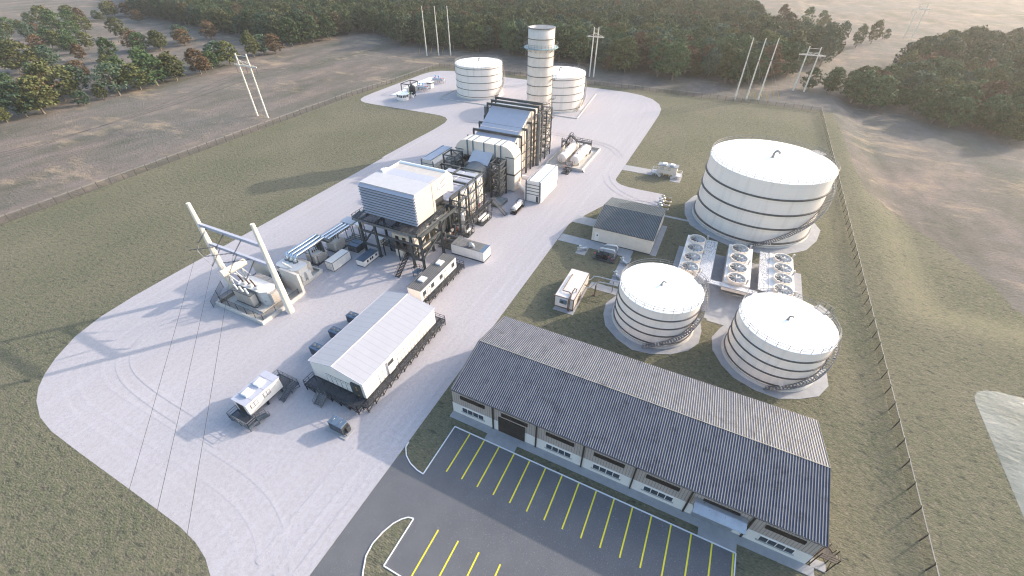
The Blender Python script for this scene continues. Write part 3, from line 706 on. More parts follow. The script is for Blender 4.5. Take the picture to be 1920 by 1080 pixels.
# ---------------------------------------------------------------- storage tanks
def pol(cx, cy, r, deg, z): a = math.radians(deg); return (cx+r*math.cos(a), cy+r*math.sin(a), z)
def tank(cx, cy, r, h, a0, a1, label, fr=(.06,.30,.53,.77), hw=.21, wd=1.0):
    t = thing('storage_tank', label, 'tank', (cx,cy,0), 'white storage tanks')
    m = MB(); m.lathe([(r+.45,-.1),(r+.45,.5),(r+.02,.52)], cx, cy, 72); m.build('foundation_ring', CONC, t)
    m = MB(); m.lathe([(r,.5),(r,h)], cx, cy, 96); m.build('shell', SHELL[0 if r < 10 else 1], t)
    for f in fr:
        zz = .5+(h-.5)*f; m = MB(); m.lathe([(r-.05,zz-hw/2),(r+hw,zz-hw/2),(r+hw,zz+hw/2),(r-.05,zz+hw/2)], cx, cy, 72, smooth=False); m.build('stiffener_ring', RINGM, t)
    m = MB(); m.lathe([(r,h-.06),(r+.12,h-.05),(r+.12,h+.03),(r,h+.05),(r*.6,h+.05+r*.02),(r*.25,h+.05+r*.038),(.01,h+.05+r*.045)], cx, cy, 72); m.build('roof', ROOFW, t)
    s = max(.6, r*.075); ca = math.radians(-70); zt = h+.03+r*.04
    m = MB(); ux, uy = math.cos(ca), math.sin(ca); P = [(cx,cy,zt-.1),(cx,cy,zt+s*.9)]
    for i in range(1,9): b = PI*i/8*.95; P.append((cx+ux*s*.62*(1-math.cos(b)), cy+uy*s*.62*(1-math.cos(b)), zt+s*.9+s*.62*math.sin(b)))
    m.tube(P, s*.27, 10); m.cyl((cx,cy,zt-.1),(cx,cy,zt+.12), s*.5, n=12); m.build('vent_pipe', STEEL2 if r > 100 else VENT, t)
    m = MB(); k = max(28, int(r*2*PI/1.9)); R = r+.02; gate = math.degrees(wd/R)
    pts = [pol(cx,cy,R,360*i/k,h+.05) for i in range(k)]
    for i, p in enumerate(pts): m.bar(p, (p[0],p[1],h+1.15), .075)
    fine = [pol(cx,cy,R,360*i/90,0) for i in range(90)]
    for zz in (1.15,.6): m.tube([(x,y,h+zz) for x,y,_ in fine], .045, 5, closed=True)
    m.build('guard_rail', GALVD, t)
    m = MB(); ri = r+.25; ro = ri+wd; n = int((h)/.23); gr = MB()
    for i in range(n):
        f = (i+.5)/n; a = a0+(a1-a0)*f; z = .3+(h-.25)*f; da = math.degrees(.15/ro)
        m.hexa([pol(cx,cy,ri,a-da,z-.03),pol(cx,cy,ro,a-da,z-.03),pol(cx,cy,ro,a+da,z-.03),pol(cx,cy,ri,a+da,z-.03),pol(cx,cy,ri,a-da,z+.02),pol(cx,cy,ro,a-da,z+.02),pol(cx,cy,ro,a+da,z+.02),pol(cx,cy,ri,a+da,z+.02)])
    for rr in (ri, ro):
        P = [pol(cx,cy,rr,a0+(a1-a0)*i/40,.15+(h-.25)*i/40) for i in range(41)]; m.tube(P, .1, 4)
    m.build('spiral_stair', STAIRS, t)
    P = [Vector(pol(cx,cy,ro,a0+(a1-a0)*i/40,.3+(h-.25)*i/40)) for i in range(41)]
    for zz in (1.1,.6): gr.tube([p+Vector((0,0,zz)) for p in P], .04, 4)
    for p in P[::1]: gr.bar(p, p+Vector((0,0,1.1)), .05)
    for i in range(0,41,4):
        p = P[i]; q = Vector(pol(cx,cy,r-.02,a0+(a1-a0)*i/40,p.z-1.0)); gr.bar(p, q, .09)
    gr.build('stair_rail', GALVD, t)
    m = MB(); A = [a1-gate*.6, a1, a1+gate, a1+gate*2.0]
    for q, p in zip(A, A[1:]): m.hexa([pol(cx,cy,r-.3,q,h),pol(cx,cy,ro+.3,q,h),pol(cx,cy,ro+.3,p,h),pol(cx,cy,r-.3,p,h),pol(cx,cy,r-.3,q,h+.1),pol(cx,cy,ro+.3,q,h+.1),pol(cx,cy,ro+.3,p,h+.1),pol(cx,cy,r-.3,p,h+.1)])
    m.rail([pol(cx,cy,ro+.28,q,h+.1) for q in A], r=.035); m.build('stair_landing', GALVD, t)
    # shell manway and nozzles
    m = MB(); a = a0+18; p = pol(cx,cy,r-.05,a,1.3); q = pol(cx,cy,r+.35,a,1.3); m.cyl(p, q, .45, n=14); m.build('manway', TANKW, t)
    return t
def shell_mat(name, hh):
    N = NT(name); base = (.86,.76,.68)
    st = N.noise(1, 4, .6, stretch=(.55,.55,.05)); sp = N.noise(3.0, 3, .7)
    c = N.mix(N.ramp(st, [(.50, 0.0), (.70, .55)]), base, (.62,.565,.51))
    c = N.mix(N.ramp(N.noise(.5, 4), [(.4, 0.0), (.7, .3)]), c, (.83,.79,.74))
    c = N.mix(N.ramp(sp, [(.66, 0.0), (.72, .35)]), c, (.48,.42,.37))
    se = N.n('ShaderNodeSeparateXYZ'); N.l(N.pos, se.inputs[0])
    ln = N.math('LESS_THAN', N.math('PINGPONG', N.math('SUBTRACT', se.outputs[2], .5), 1.05), .035)
    c = N.mix(N.math('MULTIPLY', ln, .16), c, (.45,.40,.36))
    return N.set(c, .5, 0, .4)
SHELL = [shell_mat('white_tank_shell', 9), shell_mat('weathered_tank_shell', 18)]
RINGM = paint('dark_ring_steel', (.115,.108,.104), .55, .2, var=.15)
GALVD = paint('grey_rail_steel', (.20,.20,.205), .5, .4, var=.15)
VENT = paint('grey_vent_pipe', (.30,.29,.28), .4, .5, var=.15)
STAIRS = paint('stair_tread_steel', (.24,.245,.26), .5, .4, var=.2)
tank(130.8,-14.5,15.4,18.2,-178,-50,'largest white storage tank at the right, standing beside the fence', (.045,.29,.52,.76), .36, 1.3)
tank(74.3,2.2,8.2,9.3,179,304,'nearer left white storage tank, between pipe rack and long roof', wd=.9)
tank(73.4,-20.6,8.1,9.8,177,312,'nearer right white storage tank, closest to the right fence', wd=.9)
tank(213.4,122.9,12.2,15.3,247,340,'far white storage tank left of the chimney, beside the small skids', (.05,.28,.5,.72,.93), .2)
tank(212,77.6,12.5,15.3,244,340,'far white storage tank half hidden behind the chimney', (.05,.28,.5,.72,.93), .2)

# ---------------------------------------------------------------- chimney
SHAFT = paint('beige_chimney_paint', (.74,.64,.56), .55, var=.07, streak=.3)
TEAL = paint('teal_grey_gallery', (.32,.42,.45), .45, .2, var=.1)
cx, cy, r = 162.1, 67.0, 4.75
t = thing('chimney', 'tall pale ringed exhaust chimney with a round gallery near the top', 'chimney', (cx,cy,0))
m = MB(); m.lathe([(r+.35,0),(r+.35,1.2),(r+.05,1.4),(r,1.5),(r,36.6),(r,40.5),(r-.35,40.5),(r-.35,30)], cx, cy, 64); m.build('shaft', SHAFT, t)
m = MB(); m.lathe([(r-.4,30.2),(.01,30.2)], cx, cy, 40); m.build('flue_mouth', DARKB, t)
for zz in (6,9.2,12.4,15.6,18.8,22,25.2,28.4,31.5,37.2):
    m = MB(); m.lathe([(r-.02,zz-.1),(r+.16,zz-.1),(r+.16,zz+.1),(r-.02,zz+.1)], cx, cy, 64, smooth=False); m.build('stiffener_ring', RINGM, t)
m = MB(); m.lathe([(r+.0,40.3),(r+.2,40.3),(r+.2,40.6),(r-.35,40.6)], cx, cy, 64, smooth=False); m.build('top_rim', GALVD, t)
m = MB(); m.lathe([(r,34.2),(r+1.5,34.2),(r+1.5,34.4),(r,34.4)], cx, cy, 48, smooth=False); 
for i in range(16): m.bar(pol(cx,cy,r,i*22.5,33.1), pol(cx,cy,r+1.4,i*22.5,34.2), .12)
m.build('gallery_floor', TEAL, t)
m = MB(); m.rail([pol(cx,cy,r+1.45,i*12,34.4) for i in range(30)], h=1.2, sp=1.2, closed=True); m.build('gallery_rail', GALVD, t)
m = MB()
for s_ in (-.25,.25): m.bar((cx+s_,cy-r-.35,1.5),(cx+s_,cy-r-.35,34.4), .08)
for i in range(100): m.bar((cx-.25,cy-r-.35,1.6+i*.328),(cx+.25,cy-r-.35,1.6+i*.328), .04)
for zz in (10,17,24): m.box(cx-1.0,cx+1.0,cy-r-1.6,cy-r-.1,zz,zz+.12); m.rail([(cx-1,cy-r-.3,zz),(cx-1,cy-r-1.6,zz),(cx+1,cy-r-1.6,zz),(cx+1,cy-r-.3,zz)])
m.build('ladder', GALVD, t)

# ---------------------------------------------------------------- fan coolers
def cooler(y0, y1, fy, label, xs0=90.2, xs1=107.2, zt=3.75):
    t = thing('fan_cooler', label, 'cooling unit', ((xs0+xs1)/2,(y0+y1)/2,0), 'white four fan coolers')
    m = MB(); m.box(xs0,xs1,y0,y1,zt-.5,zt); m.box(xs0+.05,xs1-.05,y0+.05,y1-.05,zt-2.5,zt-.5,0); m.build('fan_deck', WHITE, t)
    m = MB()
    for i in range(9):
        z = 1.35+i*.0
    for x in np.linspace(xs0+.3,xs1-.3,6):
        for y in (y0+.3,y1-.3): m.bar((x,y,0),(x,y,zt-2.5), .22)
    m.box(xs0+.5,xs1-.5,y0+.4,y1-.4,.06,.55); m.build('support_frame', GALV, t)
    m = MB()
    for k in range(12):
        x = xs0+.4+k*(xs1-xs0-.8)/11; m.box(x-.04,x+.04,y0-.012,y1+.012,zt-2.4,zt-.55)
    m.build('side_rib', GALV, t)
    for k in range(4):
        x = 91.3+k*4.45+.25; y = fy; R = 1.95
        m = MB(); m.lathe([(R,zt-.05),(R+.1,zt+.75),(R+.1,zt+.8),(R-.1,zt+.8),(R-.14,zt-.0)], x, y, 36); f = m.build('fan_ring', CREAM, t)
        m = MB(); m.lathe([(R-.1,zt+.03),(.01,zt+.03)], x, y, 24); m.build('fan_throat', DARKB, f)
        m = MB(); m.cyl((x,y,zt+.3),(x,y,zt+.75), .36, .28, 14)
        for i in range(9):
            a = 2*PI*i/9+k*.3; c, s = math.cos(a), math.sin(a); q = .26
            m.hexa([(x+c*.3+s*q*.5,y+s*.3-c*q*.5,zt+.34),(x+c*(R-.2)+s*q,y+s*(R-.2)-c*q,zt+.38),(x+c*(R-.2)-s*q,y+s*(R-.2)+c*q,zt+.54),(x+c*.3-s*q*.5,y+s*.3+c*q*.5,zt+.58),
                    (x+c*.3+s*q*.5,y+s*.3-c*q*.5,zt+.38),(x+c*(R-.2)+s*q,y+s*(R-.2)-c*q,zt+.42),(x+c*(R-.2)-s*q,y+s*(R-.2)+c*q,zt+.58),(x+c*.3-s*q*.5,y+s*.3+c*q*.5,zt+.62)])
        m.build('fan_blade', GALVL, f)
        m = MB()
        for i in range(6): a = PI*i/6; m.bar((x+math.cos(a)*R,y+math.sin(a)*R,zt+.78),(x-math.cos(a)*R,y-math.sin(a)*R,zt+.78), .05)
        for q in (.55,1.05,1.5): m.tube([pol(x,y,q,i*18,zt+.78) for i in range(20)], .02, 4, closed=True)
        m.build('fan_guard', GALV, f)
    for x, y in ((xs1-.2,fy-2.35),(99.6,fy-2.3),(91.2,fy-2.3)):
        m = MB(); m.cyl((x,y,zt),(x,y,zt+.95), .2, n=10); m.cyl((x,y,zt+.95),(x,y,zt+1.2), .3, .22, 10); m.build('motor_post', GALV, t)
    return t
GALVL = paint('light_fan_metal', (.55,.56,.56), .4, .5, var=.08)
cooler(-4.3,.2,-2.25,'white four fan cooler nearest the pump house, left of three')
cooler(-15.5,-10.0,-12.45,'white four fan cooler in the middle, apart from the gratings')
cooler(-24.5,-19.3,-22.0,'white four fan cooler nearest the right fence')
def deck(x0, x1, y0, y1, z, label, legs=True):
    t = thing('grating_walkway', label, 'walkway', ((x0+x1)/2,(y0+y1)/2,0)); m = MB(); m.poly([(x0,y0,z),(x1,y0,z),(x1,y1,z),(x0,y1,z)]); m.build('grating', GRATE, t)
    m = MB(); L = x1-x0; lx = L > y1-y0; n = max(2, round(max(L, y1-y0)/1.65))
    for i in range(n+1):
        if lx: x = x0+L*i/n; m.bar((x,y0,z-.06),(x,y1,z-.06), .1, .1)
        else: y = y0+(y1-y0)*i/n; m.bar((x0,y,z-.06),(x1,y,z-.06), .1, .1)
    for a, b in (((x0,y0),(x1,y0)),((x0,y1),(x1,y1)),((x0,y0),(x0,y1)),((x1,y0),(x1,y1))): m.bar((*a,z-.1),(*b,z-.1), .1, .2)
    for x in (x0+.1,(x0+x1)/2,x1-.1):
        for y in (y0+.1,y1-.1): m.bar((x,y,0),(x,y,z-.2), .14)
    m.build('deck_frame', GALV, t); return t
deck(88.6,107.0,-7.2,-4.42,3.72,'long perforated grating walkway between the left and middle coolers')
deck(90.2,107.0,-19.2,-17.2,3.72,'long perforated grating walkway along the right cooler')
deck(88.2,89.6,-17.1,-4.45,3.60,'perforated grating cross walkway in front of the middle cooler')

# ---------------------------------------------------------------- warehouse
def gable(t, x0, x1, xr, y0, y1, ze, zr, wallm, name='wall', sp=.415, ov=.25, rm=None):
    m = MB(); m.exy([(x0,0),(x1,0),(x1,ze),(xr,zr-.02),(x0,ze)], y0, y1); m.build(name, wallm, t)
    # ribbed roof: trapezoid ribs as geometry
    m = MB(); n = int((y1-y0+2*ov)/sp); ya = y0-ov; k = (zr-ze)/(xr-x0); k2 = (zr-ze)/(x1-xr)
    xa, xb = x0-.3, x1+.3; za, zb = ze-.3*k+.08, ze-.3*k2+.08; zc = zr+.08; rb = .055
    for i in range(n):
        y = ya+i*sp; p = [y, y+sp*.50, y+sp*.58, y+sp*.92, y+sp]; q = [0, 0, rb, rb, 0]
        for j in range(4):
            mi = 0 if j in (2,) else 1
            for (xA,zA,xB,zB) in ((xa,za,xr,zc),(xr,zc,xb,zb)):
                m.poly([(xA,p[j],zA+q[j]),(xB,p[j],zB+q[j]),(xB,p[j+1],zB+q[j+1]),(xA,p[j+1],zA+q[j+1])][::-1], mi)
    yb = ya+n*sp
    o = m.build('roof', rm or [RIB, TROUGH], t)
    m = MB(); m.bar((xr,ya,zc+.06),(xr,yb,zc+.06), .14, .03); m.build('ridge_cap', RIB, o)
    m = MB()
    for y in (ya-.03, yb+.03):
        m.bar((xa,y,za-.06),(xr,y,zc-.06), .07, .24); m.bar((xr,y,zc-.06),(xb,y,zb-.06), .07, .24)
    m.bar((xa-.03,ya,za-.08),(xa-.03,yb,za-.08), .12, .16); m.bar((xb+.03,ya,zb-.08),(xb+.03,yb,zb-.08), .12, .16)
    m.build('roof_edge', EDGE, o); return o
EDGE = paint('dark_edge_flashing', (.10,.10,.105), .5, .3, var=.15)
t = thing('warehouse', 'long low warehouse with ribbed dark metal roof beside the car park', 'building', (45.2,1.2,0))
gable(t, 35.66, 54.8, 45.2, -25.7, 28.6, 6.45, 8.75, CLAD, sp=.345, ov=.1)
m = MB(); m.box(35.60,54.86,-25.76,28.66,0,2.65); m.build('lower_wall', SIDING, t)
m = MB(); m.box(35.56,54.9,-25.8,28.7,-.05,.14); m.build('plinth', CONC, t)
pitch = 7.72
for k in range(7):
    yc = 28.6-4.0-k*7.72
    m = MB(); m.box(35.52,35.7,yc-2.3,yc+2.3,4.5,5.3)
    for i in range(5): m.box(35.48,35.54,yc-2.3,yc+2.3,4.58+i*.145,4.64+i*.145)
    m.build('louvre_vent', BROWN, t)
    if k not in (1,5):
        m = MB(); m.box(35.5,35.62,yc-2.15,yc+2.15,1.22,2.44); wdw = m.build('window', WHITE, t)
        m = MB()
        for i in range(4): a = yc-2.05+i*1.04; m.box(35.47,35.55,a+.03,a+.95,1.32,2.34)
        m.build('pane', GLASS, wdw)
        m = MB(); m.box(35.42,35.62,yc-2.3,yc+2.3,1.09,1.2); m.build('sill', GALV, wdw)
    if 0 < k: 
        yd = yc+3.86
        m = MB(); m.box(35.40,35.6,yd-.11,yd+.11,.1,6.2); m.build('downpipe', BROWN, t)
yc = 28.6-4.0-7.72
m = MB(); m.box(35.5,35.62,yc-1.9,yc+2.9,.14,4.0)
for i in range(12): m.box(35.46,35.51,yc-1.9+i*.4,yc-1.7+i*.4,.2,3.95)
m.build('sliding_door', BROWN, t)
yc = 28.6-4.0-5*7.72
m = MB(); m.box(35.5,35.62,yc-2.6,yc+2.8,.14,3.4); m.build('roller_door', GALV, t)
m = MB(); A = [(35.55,4.9),(34.9,4.82),(34.2,4.6),(33.7,4.25)]
for (xa,za),(xb,zb) in zip(A, A[1:]): m.hexa([(xa,yc-3.3,za-.06),(xb,yc-3.3,zb-.06),(xb,yc+3.3,zb-.06),(xa,yc+3.3,za-.06),(xa,yc-3.3,za),(xb,yc-3.3,zb),(xb,yc+3.3,zb),(xa,yc+3.3,za)])
for y in (yc-3.2,yc+3.2): m.bar((35.5,y,3.3),(33.9,y,4.25), .08)
m.build('door_canopy', GALV, t)
m = MB(); m.box(35.6,35.72,-25.85,-25.77,.1,6.3); m.box(44,46,-25.85,-25.77,.1,2.3); m.build('corner_trim', BROWN, t)
t = thing('steel_stair', 'brown steel access stair on the right end of the long warehouse', 'stair', (37,-27,0))
m = MB(); m.stair((40.5,-27.3,.1),(36.9,-27.3,3.0), 1.1, (0,1,0)); m.build('flight', BROWN, t)
m = MB(); m.box(35.7,36.9,-28.2,-26.1,2.95,3.05); m.rail([(36.9,-28.2,3.05),(35.7,-28.2,3.05),(35.7,-26.2,3.05)], r=.05)
for x in (35.75,36.85):
    for y in (-28.15,-26.2): m.bar((x,y,0),(x,y,3.0), .1)
m.bar((35.75,-28.15,.2),(36.85,-28.15,2.9), .06); m.bar((36.85,-28.15,.2),(36.85,-26.2,2.9), .06)
m.build('landing', BROWN, t)

# ---------------------------------------------------------------- pump house
t = thing('pump_house', 'small shed with green grey ribbed roof beside the yard entrance slab', 'building', (108,15,0))
gable(t, 99.1, 117.3, 108.2, 7.9, 23.85, 4.55, 6.6, CREAM, sp=.40, ov=.15, rm=[GRIB, GTROUGH])
m = MB(); m.box(99.0,117.4,7.82,23.92,-.05,.25); m.build('plinth', EDGE, t)
for z in (1.0,1.7,2.4,3.1,3.8):
    m = MB(); m.box(99.06,117.3,7.87,23.88,z,z+.035); m.build('siding_joint', CREAM, t)
m = MB(); m.box(99.03,99.12,21.9,23.0,.3,2.9); d = m.build('door', WHITE, t)
m = MB(); m.box(99.0,99.06,22.2,22.55,1.9,2.35); m.build('window', GLASS, d)
m = MB(); m.box(104.2,106.6,7.78,7.9,.25,3.4); m.build('side_door', GALV, t)
m = MB(); m.box(108,109.4,7.8,7.9,1.9,2.7); m.build('louvre_vent', GALV, t)
# ---------------------------------------------------------------- boiler house behind the turbine (stepped casing in a steel frame)
t = thing('heat_recovery_boiler', 'tall cream boiler casing with sloped blue grey front inside dark steel frames', 'boiler', (135,67,0))
yl, yr = 75.0, 60.0
m = MB(); m.exy([(121.5,1.0),(144.2,1.0),(144.2,19.0),(138.2,19.0),(127.2,13.3),(121.5,11.0)], yr, yl); m.build('casing', CREAM, t)
m = MB(); m.hexa([(127.3,yr+.05,13.42),(138.2,yr+.05,19.08),(138.2,yl-.05,19.08),(127.3,yl-.05,13.42),(127.2,yr+.05,13.48),(138.1,yr+.05,19.14),(138.1,yl-.05,19.14),(127.2,yl-.05,13.48)]); m.build('sloped_front_panel', PANEL, t)
m = MB(); m.box(138.3,144.3,yr-.05,yl+.05,19.02,19.12); m.build('roof_panel', ROOFW, t)
m = MB(); m.hexa([(121.4,yr,11.05),(127.1,yr,13.35),(127.1,yl,13.35),(121.4,yl,11.05),(121.4,yr,11.12),(127.1,yr,13.42),(127.1,yl,13.42),(121.4,yl,11.12)]); m.build('lower_sloped_panel', PANEL, t)
m = MB(); m.bar((129.6,yr,14.72),(129.6,yl,14.72), .25, .16); m.build('panel_joint', CREAM, t)
def portal(x, z, y0=58.3, y1=76.4, w_=.5, beam=.75):
    m = MB()
    for y in (y0, y1): m.ibeam((x,y,0),(x,y,z), w_, w_)
    m.ibeam((x,y0-.25,z),(x,y1+.25,z), w_, beam); m.build('portal_frame', STEEL, t)
for x, z in ((123.2,13.0),(127.2,14.1),(131.4,15.2),(135.2,16.2),(137.6,19.8),(140.8,20.0),(144.0,20.2)): portal(x, z)
m = MB()
for y in (58.3,76.4):
    for z in (2.6,5.4,8.2,11.0):
        m.bar((123.2,y,z),(137.6,y,z), .2, .25)
    for z in (3,6,9,12,15,18): m.bar((137.6,y,z),(144,y,z), .2, .25)
    for a, b in ((127.2,131.4),(131.4,135.2)):
        for z in (0,2.6,5.4,8.2): pass
m.build('side_girt', STEEL, t)
m = MB()
for x in (124.8,127.2,129.3,131.4,133.3,135.2,139.2,142.4):
    zz = 11.0+max(0,min(1,(x-121.5)/5.7))*2.3+max(0,min(1,(x-127.2)/11))*5.5
    for y, s_ in ((yr,-1),(yl,1)): m.bar((x,y+s_*.09,1.0),(x,y+s_*.09,zz-.3), .2, .18)
m.build('casing_rib', CREAM, t)
m = MB()
for x, y in ((139.6,57.5),(139.4,78.0)): m.cyl((x,y,0),(x,y,18.2), .75, n=18)
m.build('drain_pipe', STEEL2, t)
m = MB()
for z in np.arange(1.2,18,2.25): m.bar((140.5,57.5,z),(142.4,57.5,z), .18); m.bar((142.4,57.5,z-.6),(142.4,57.5,z+1.7), .14)
m.bar((142.4,57.2,0),(142.4,57.2,18), .25); m.build('ladder_frame', GALVD, t)
m = MB()
for k in range(8):
    z = 1.5+k*2.2; m.cyl((138.4,59.6,z),(138.4,58.9,z), .5, n=10); m.cyl((141.6,59.6,z),(141.6,58.9,z), .5, n=10)
m.build('side_nozzle', CREAM, t)
# stair tower beside the boiler
t = thing('stair_tower', 'open dark steel stair tower against the right rear of the boiler', 'stair tower', (148.6,59,0))
m = MB()
for x in (146.2,151.2):
    for y in (57.3,60.8): m.ibeam((x,y,0),(x,y,17.4), .32, .32)
for z in np.arange(2.2,17.5,2.5):
    for y in (57.3,60.8): m.bar((146.2,y,z),(151.2,y,z), .18, .25)
    for x in (146.2,151.2): m.bar((x,57.3,z),(x,60.8,z), .18, .25)
m.build('tower_frame', STEEL, t)
m = MB(); up = True
for z in np.arange(0,15.1,2.5):
    y = 58.2 if up else 59.9
    a, b = ((146.9,y,z),(150.5,y,z+2.5)) if up else ((150.5,y,z),(146.9,y,z+2.5))
    m.stair(a, b, 1.0, (0,1,0), 10); up = not up
m.build('stair_flight', STEEL2, t)
m = MB()
for z in np.arange(2.5,17.6,2.5):
    m.box(146.0,147.0,57.2,60.9,z-.06,z); m.box(150.4,151.5,57.2,60.9,z-.06,z)
    m.rail([(147,57.2,z),(146,57.2,z),(146,60.9,z),(147,60.9,z)]); m.rail([(150.4,57.2,z),(151.5,57.2,z),(151.5,60.9,z),(150.4,60.9,z)])
    m.rail([(147,57.2,z),(150.4,57.2,z)], sp=1.7)
m.build('stair_landing', STEEL2, t)
m = MB()
for z in np.arange(0,17,2.5): m.bar((146.2,57.3,z),(151.2,57.3,z+2.4), .1); m.bar((151.2,60.8,z),(151.2,57.3,z+2.4), .1)
m.build('cross_brace', STEEL, t)

# ---------------------------------------------------------------- U shaped exhaust duct in front of the boiler
t = thing('exhaust_duct', 'big cream arched duct like an upside down U with dark bands', 'duct', (118.5,66.4,0))
def arch(x0, x1, ya, yb, zt, R, th, zbL, zbR):
    out = [(ya,zbR)] + [(ya+R-R*math.cos(i*PI/16), zt-R+R*math.sin(i*PI/16)) for i in range(9)] + [(yb-R+R*math.sin(i*PI/16), zt-R+R*math.cos(i*PI/16)) for i in range(9)] + [(yb,zbL)]
    inn = [(yb-th,zbL),(yb-th,zt-5.0),(ya+th,zt-5.0),(ya+th,zbR)]
    return out, inn
out, inn = arch(116.3,121.4,55.6,77.2,14.55,4.3,3.0,1.0,5.9)
m = MB(); n = len(out)
def ringwall(m, P, x0, x1, sm):
    m.faces([(x0,y,z) for y,z in P]+[(x1,y,z) for y,z in P], [(i,i+1,len(P)+i+1,len(P)+i) for i in range(len(P)-1)], 0, sm)
ringwall(m, out, 116.3, 121.4, True); ringwall(m, inn, 116.3, 121.4, False)
for x in (116.3, 121.4):
    top = [p for p in out if p[1] > 9.55]; 
    m.poly([(x,y,z) for y,z in [(55.6,9.55)]+top+[(77.2,9.55)]])
    m.poly([(x,55.6,5.9),(x,55.6,9.55),(x,58.6,9.55),(x,58.6,5.9)]); m.poly([(x,77.2,1.0),(x,77.2,9.55),(x,74.2,9.55),(x,74.2,1.0)])
m.build('duct_body', CREAM, t)
m = MB(); m.box(116.2,121.2,55.5,58.3,.3,5.5); m.box(116.2,121.2,74.4,77.3,.3,1.0); m.build('duct_leg', CREAM, t)
m = MB(); m.box(116.1,121.5,55.4,58.8,5.5,5.95); m.build('expansion_joint', STEEL, t)
m = MB(); m.box(116.15,121.5,55.5,58.75,11.1,11.35); m.box(116.15,121.5,74.1,77.35,11.1,11.35); m.build('joint_band', STEEL2, t)
for y in (60.4,62.4,66.4,70.4,72.5):
    m = MB(); m.box(116.1,116.32,y-.2,y+.2,9.4,14.6); m.box(116.1,121.5,y-.16,y+.16,14.55,14.7); m.build('band', TRIM, t)
m = MB(); m.box(115.0,116.3,60,74,8.9,9.05); m.rail([(115.05,60,9.05),(115.05,74,9.05)], sp=1.4); m.bar((115,60,8.8),(115,74,8.8), .2, .5)
for y in np.arange(60,74.1,3.5): m.bar((115,y,8.7),(116.3,y,7.8), .12)
m.build('service_walkway', BLACKST, t)
m = MB(); m.cyl((121,54.9,3.4),(121,49.6,3.4), .7, n=16); m.cyl((119,55.4,1.6),(114.5,50.2,1.6), .6, n=14); m.build('branch_pipe', WHITE, t)
# inner hood and diffuser cone of the turbine exhaust
t = thing('exhaust_diffuser', 'dark round turbine exhaust cone with white sloped hood under the arched duct', 'duct', (112,66.5,0))
m = MB(); m.cyl((104.5,66.5,6.0),(111.5,66.5,6.0), 3.1, 4.3, 28); m.build('exhaust_cone', STEEL2, t)
m = MB(); m.exy([(111.5,.6),(116.2,.6),(116.2,9.4),(111.5,9.0)], 62.3, 70.8); m.build('diffuser_box', STEEL2, t)
m = MB(); m.hexa([(112.2,63.0,9.1),(117.2,63.0,12.2),(117.2,70.2,12.2),(112.2,70.2,9.1),(112.1,63.0,9.2),(117.1,63.0,12.3),(117.1,70.2,12.3),(112.1,70.2,9.2)]); m.build('sloped_hood', PALE, t)
def brace_tower(x0, x1, y0, y1, z, label):
    t = thing('bracing_tower', label, 'steel tower', ((x0+x1)/2,(y0+y1)/2,0)); m = MB()
    for x in (x0,x1):
        for y in (y0,y1): m.ibeam((x,y,0),(x,y,z), .42, .42)
    lv = np.linspace(0, z, 6)[1:]
    for q in lv:
        for y in (y0,y1): m.bar((x0,y,q-.2),(x1,y,q-.2), .25, .35)
        for x in (x0,x1): m.bar((x,y0,q-.2),(x,y1,q-.2), .25, .35)
    m.build('tower_frame', STEEL, t)
    m = MB(); pz = 0
    for i, q in enumerate(lv):
        m.bar((x0,y0,pz),(x1,y0,q-.2), .2); m.bar((x0,y0,q-.2),(x0,y1,pz), .2); m.bar((x1,y0,pz),(x1,y1,q-.2), .2); pz = q-.2
    m.build('cross_brace', STEEL2, t)
    m = MB(); up = True; s = 2.45
    for z0 in np.arange(0, z-2.4, s):
        xa, xb = x0+.6, x1-.6; yy = (y0+y1)/2
        m.stair((xa if up else xb,yy,z0),(xb if up else xa,yy,z0+s), .8, (0,1,0), 8); up = not up
        m.box(x0+.2,x1-.2,y0+.2,yy-.4,z0+s-.06,z0+s); m.rail([(x0+.2,y0+.2,z0+s),(x1-.2,y0+.2,z0+s)])
    m.build('stair_flight', STEEL2, t)
    m = MB()
    for k in range(5): m.cyl((x0+.9+k%2*1.4,y1-.7,1+k*2),(x0+.9+k%2*1.4,y1-.7,2.3+k*2), .42, n=10); m.cyl((x0+.5,y1-.9,1.4+k*2),(x1-.5,y1-.9,1.4+k*2), .16, n=8)
    m.build('pipework', GALV, t)
brace_tower(109.6,114.2,57.6,60.6,11.6,'dark braced steel tower with stairs at the right leg of the arched duct')
brace_tower(109.6,114.2,73.4,77.6,11.4,'dark braced steel tower with stairs at the left leg of the arched duct')

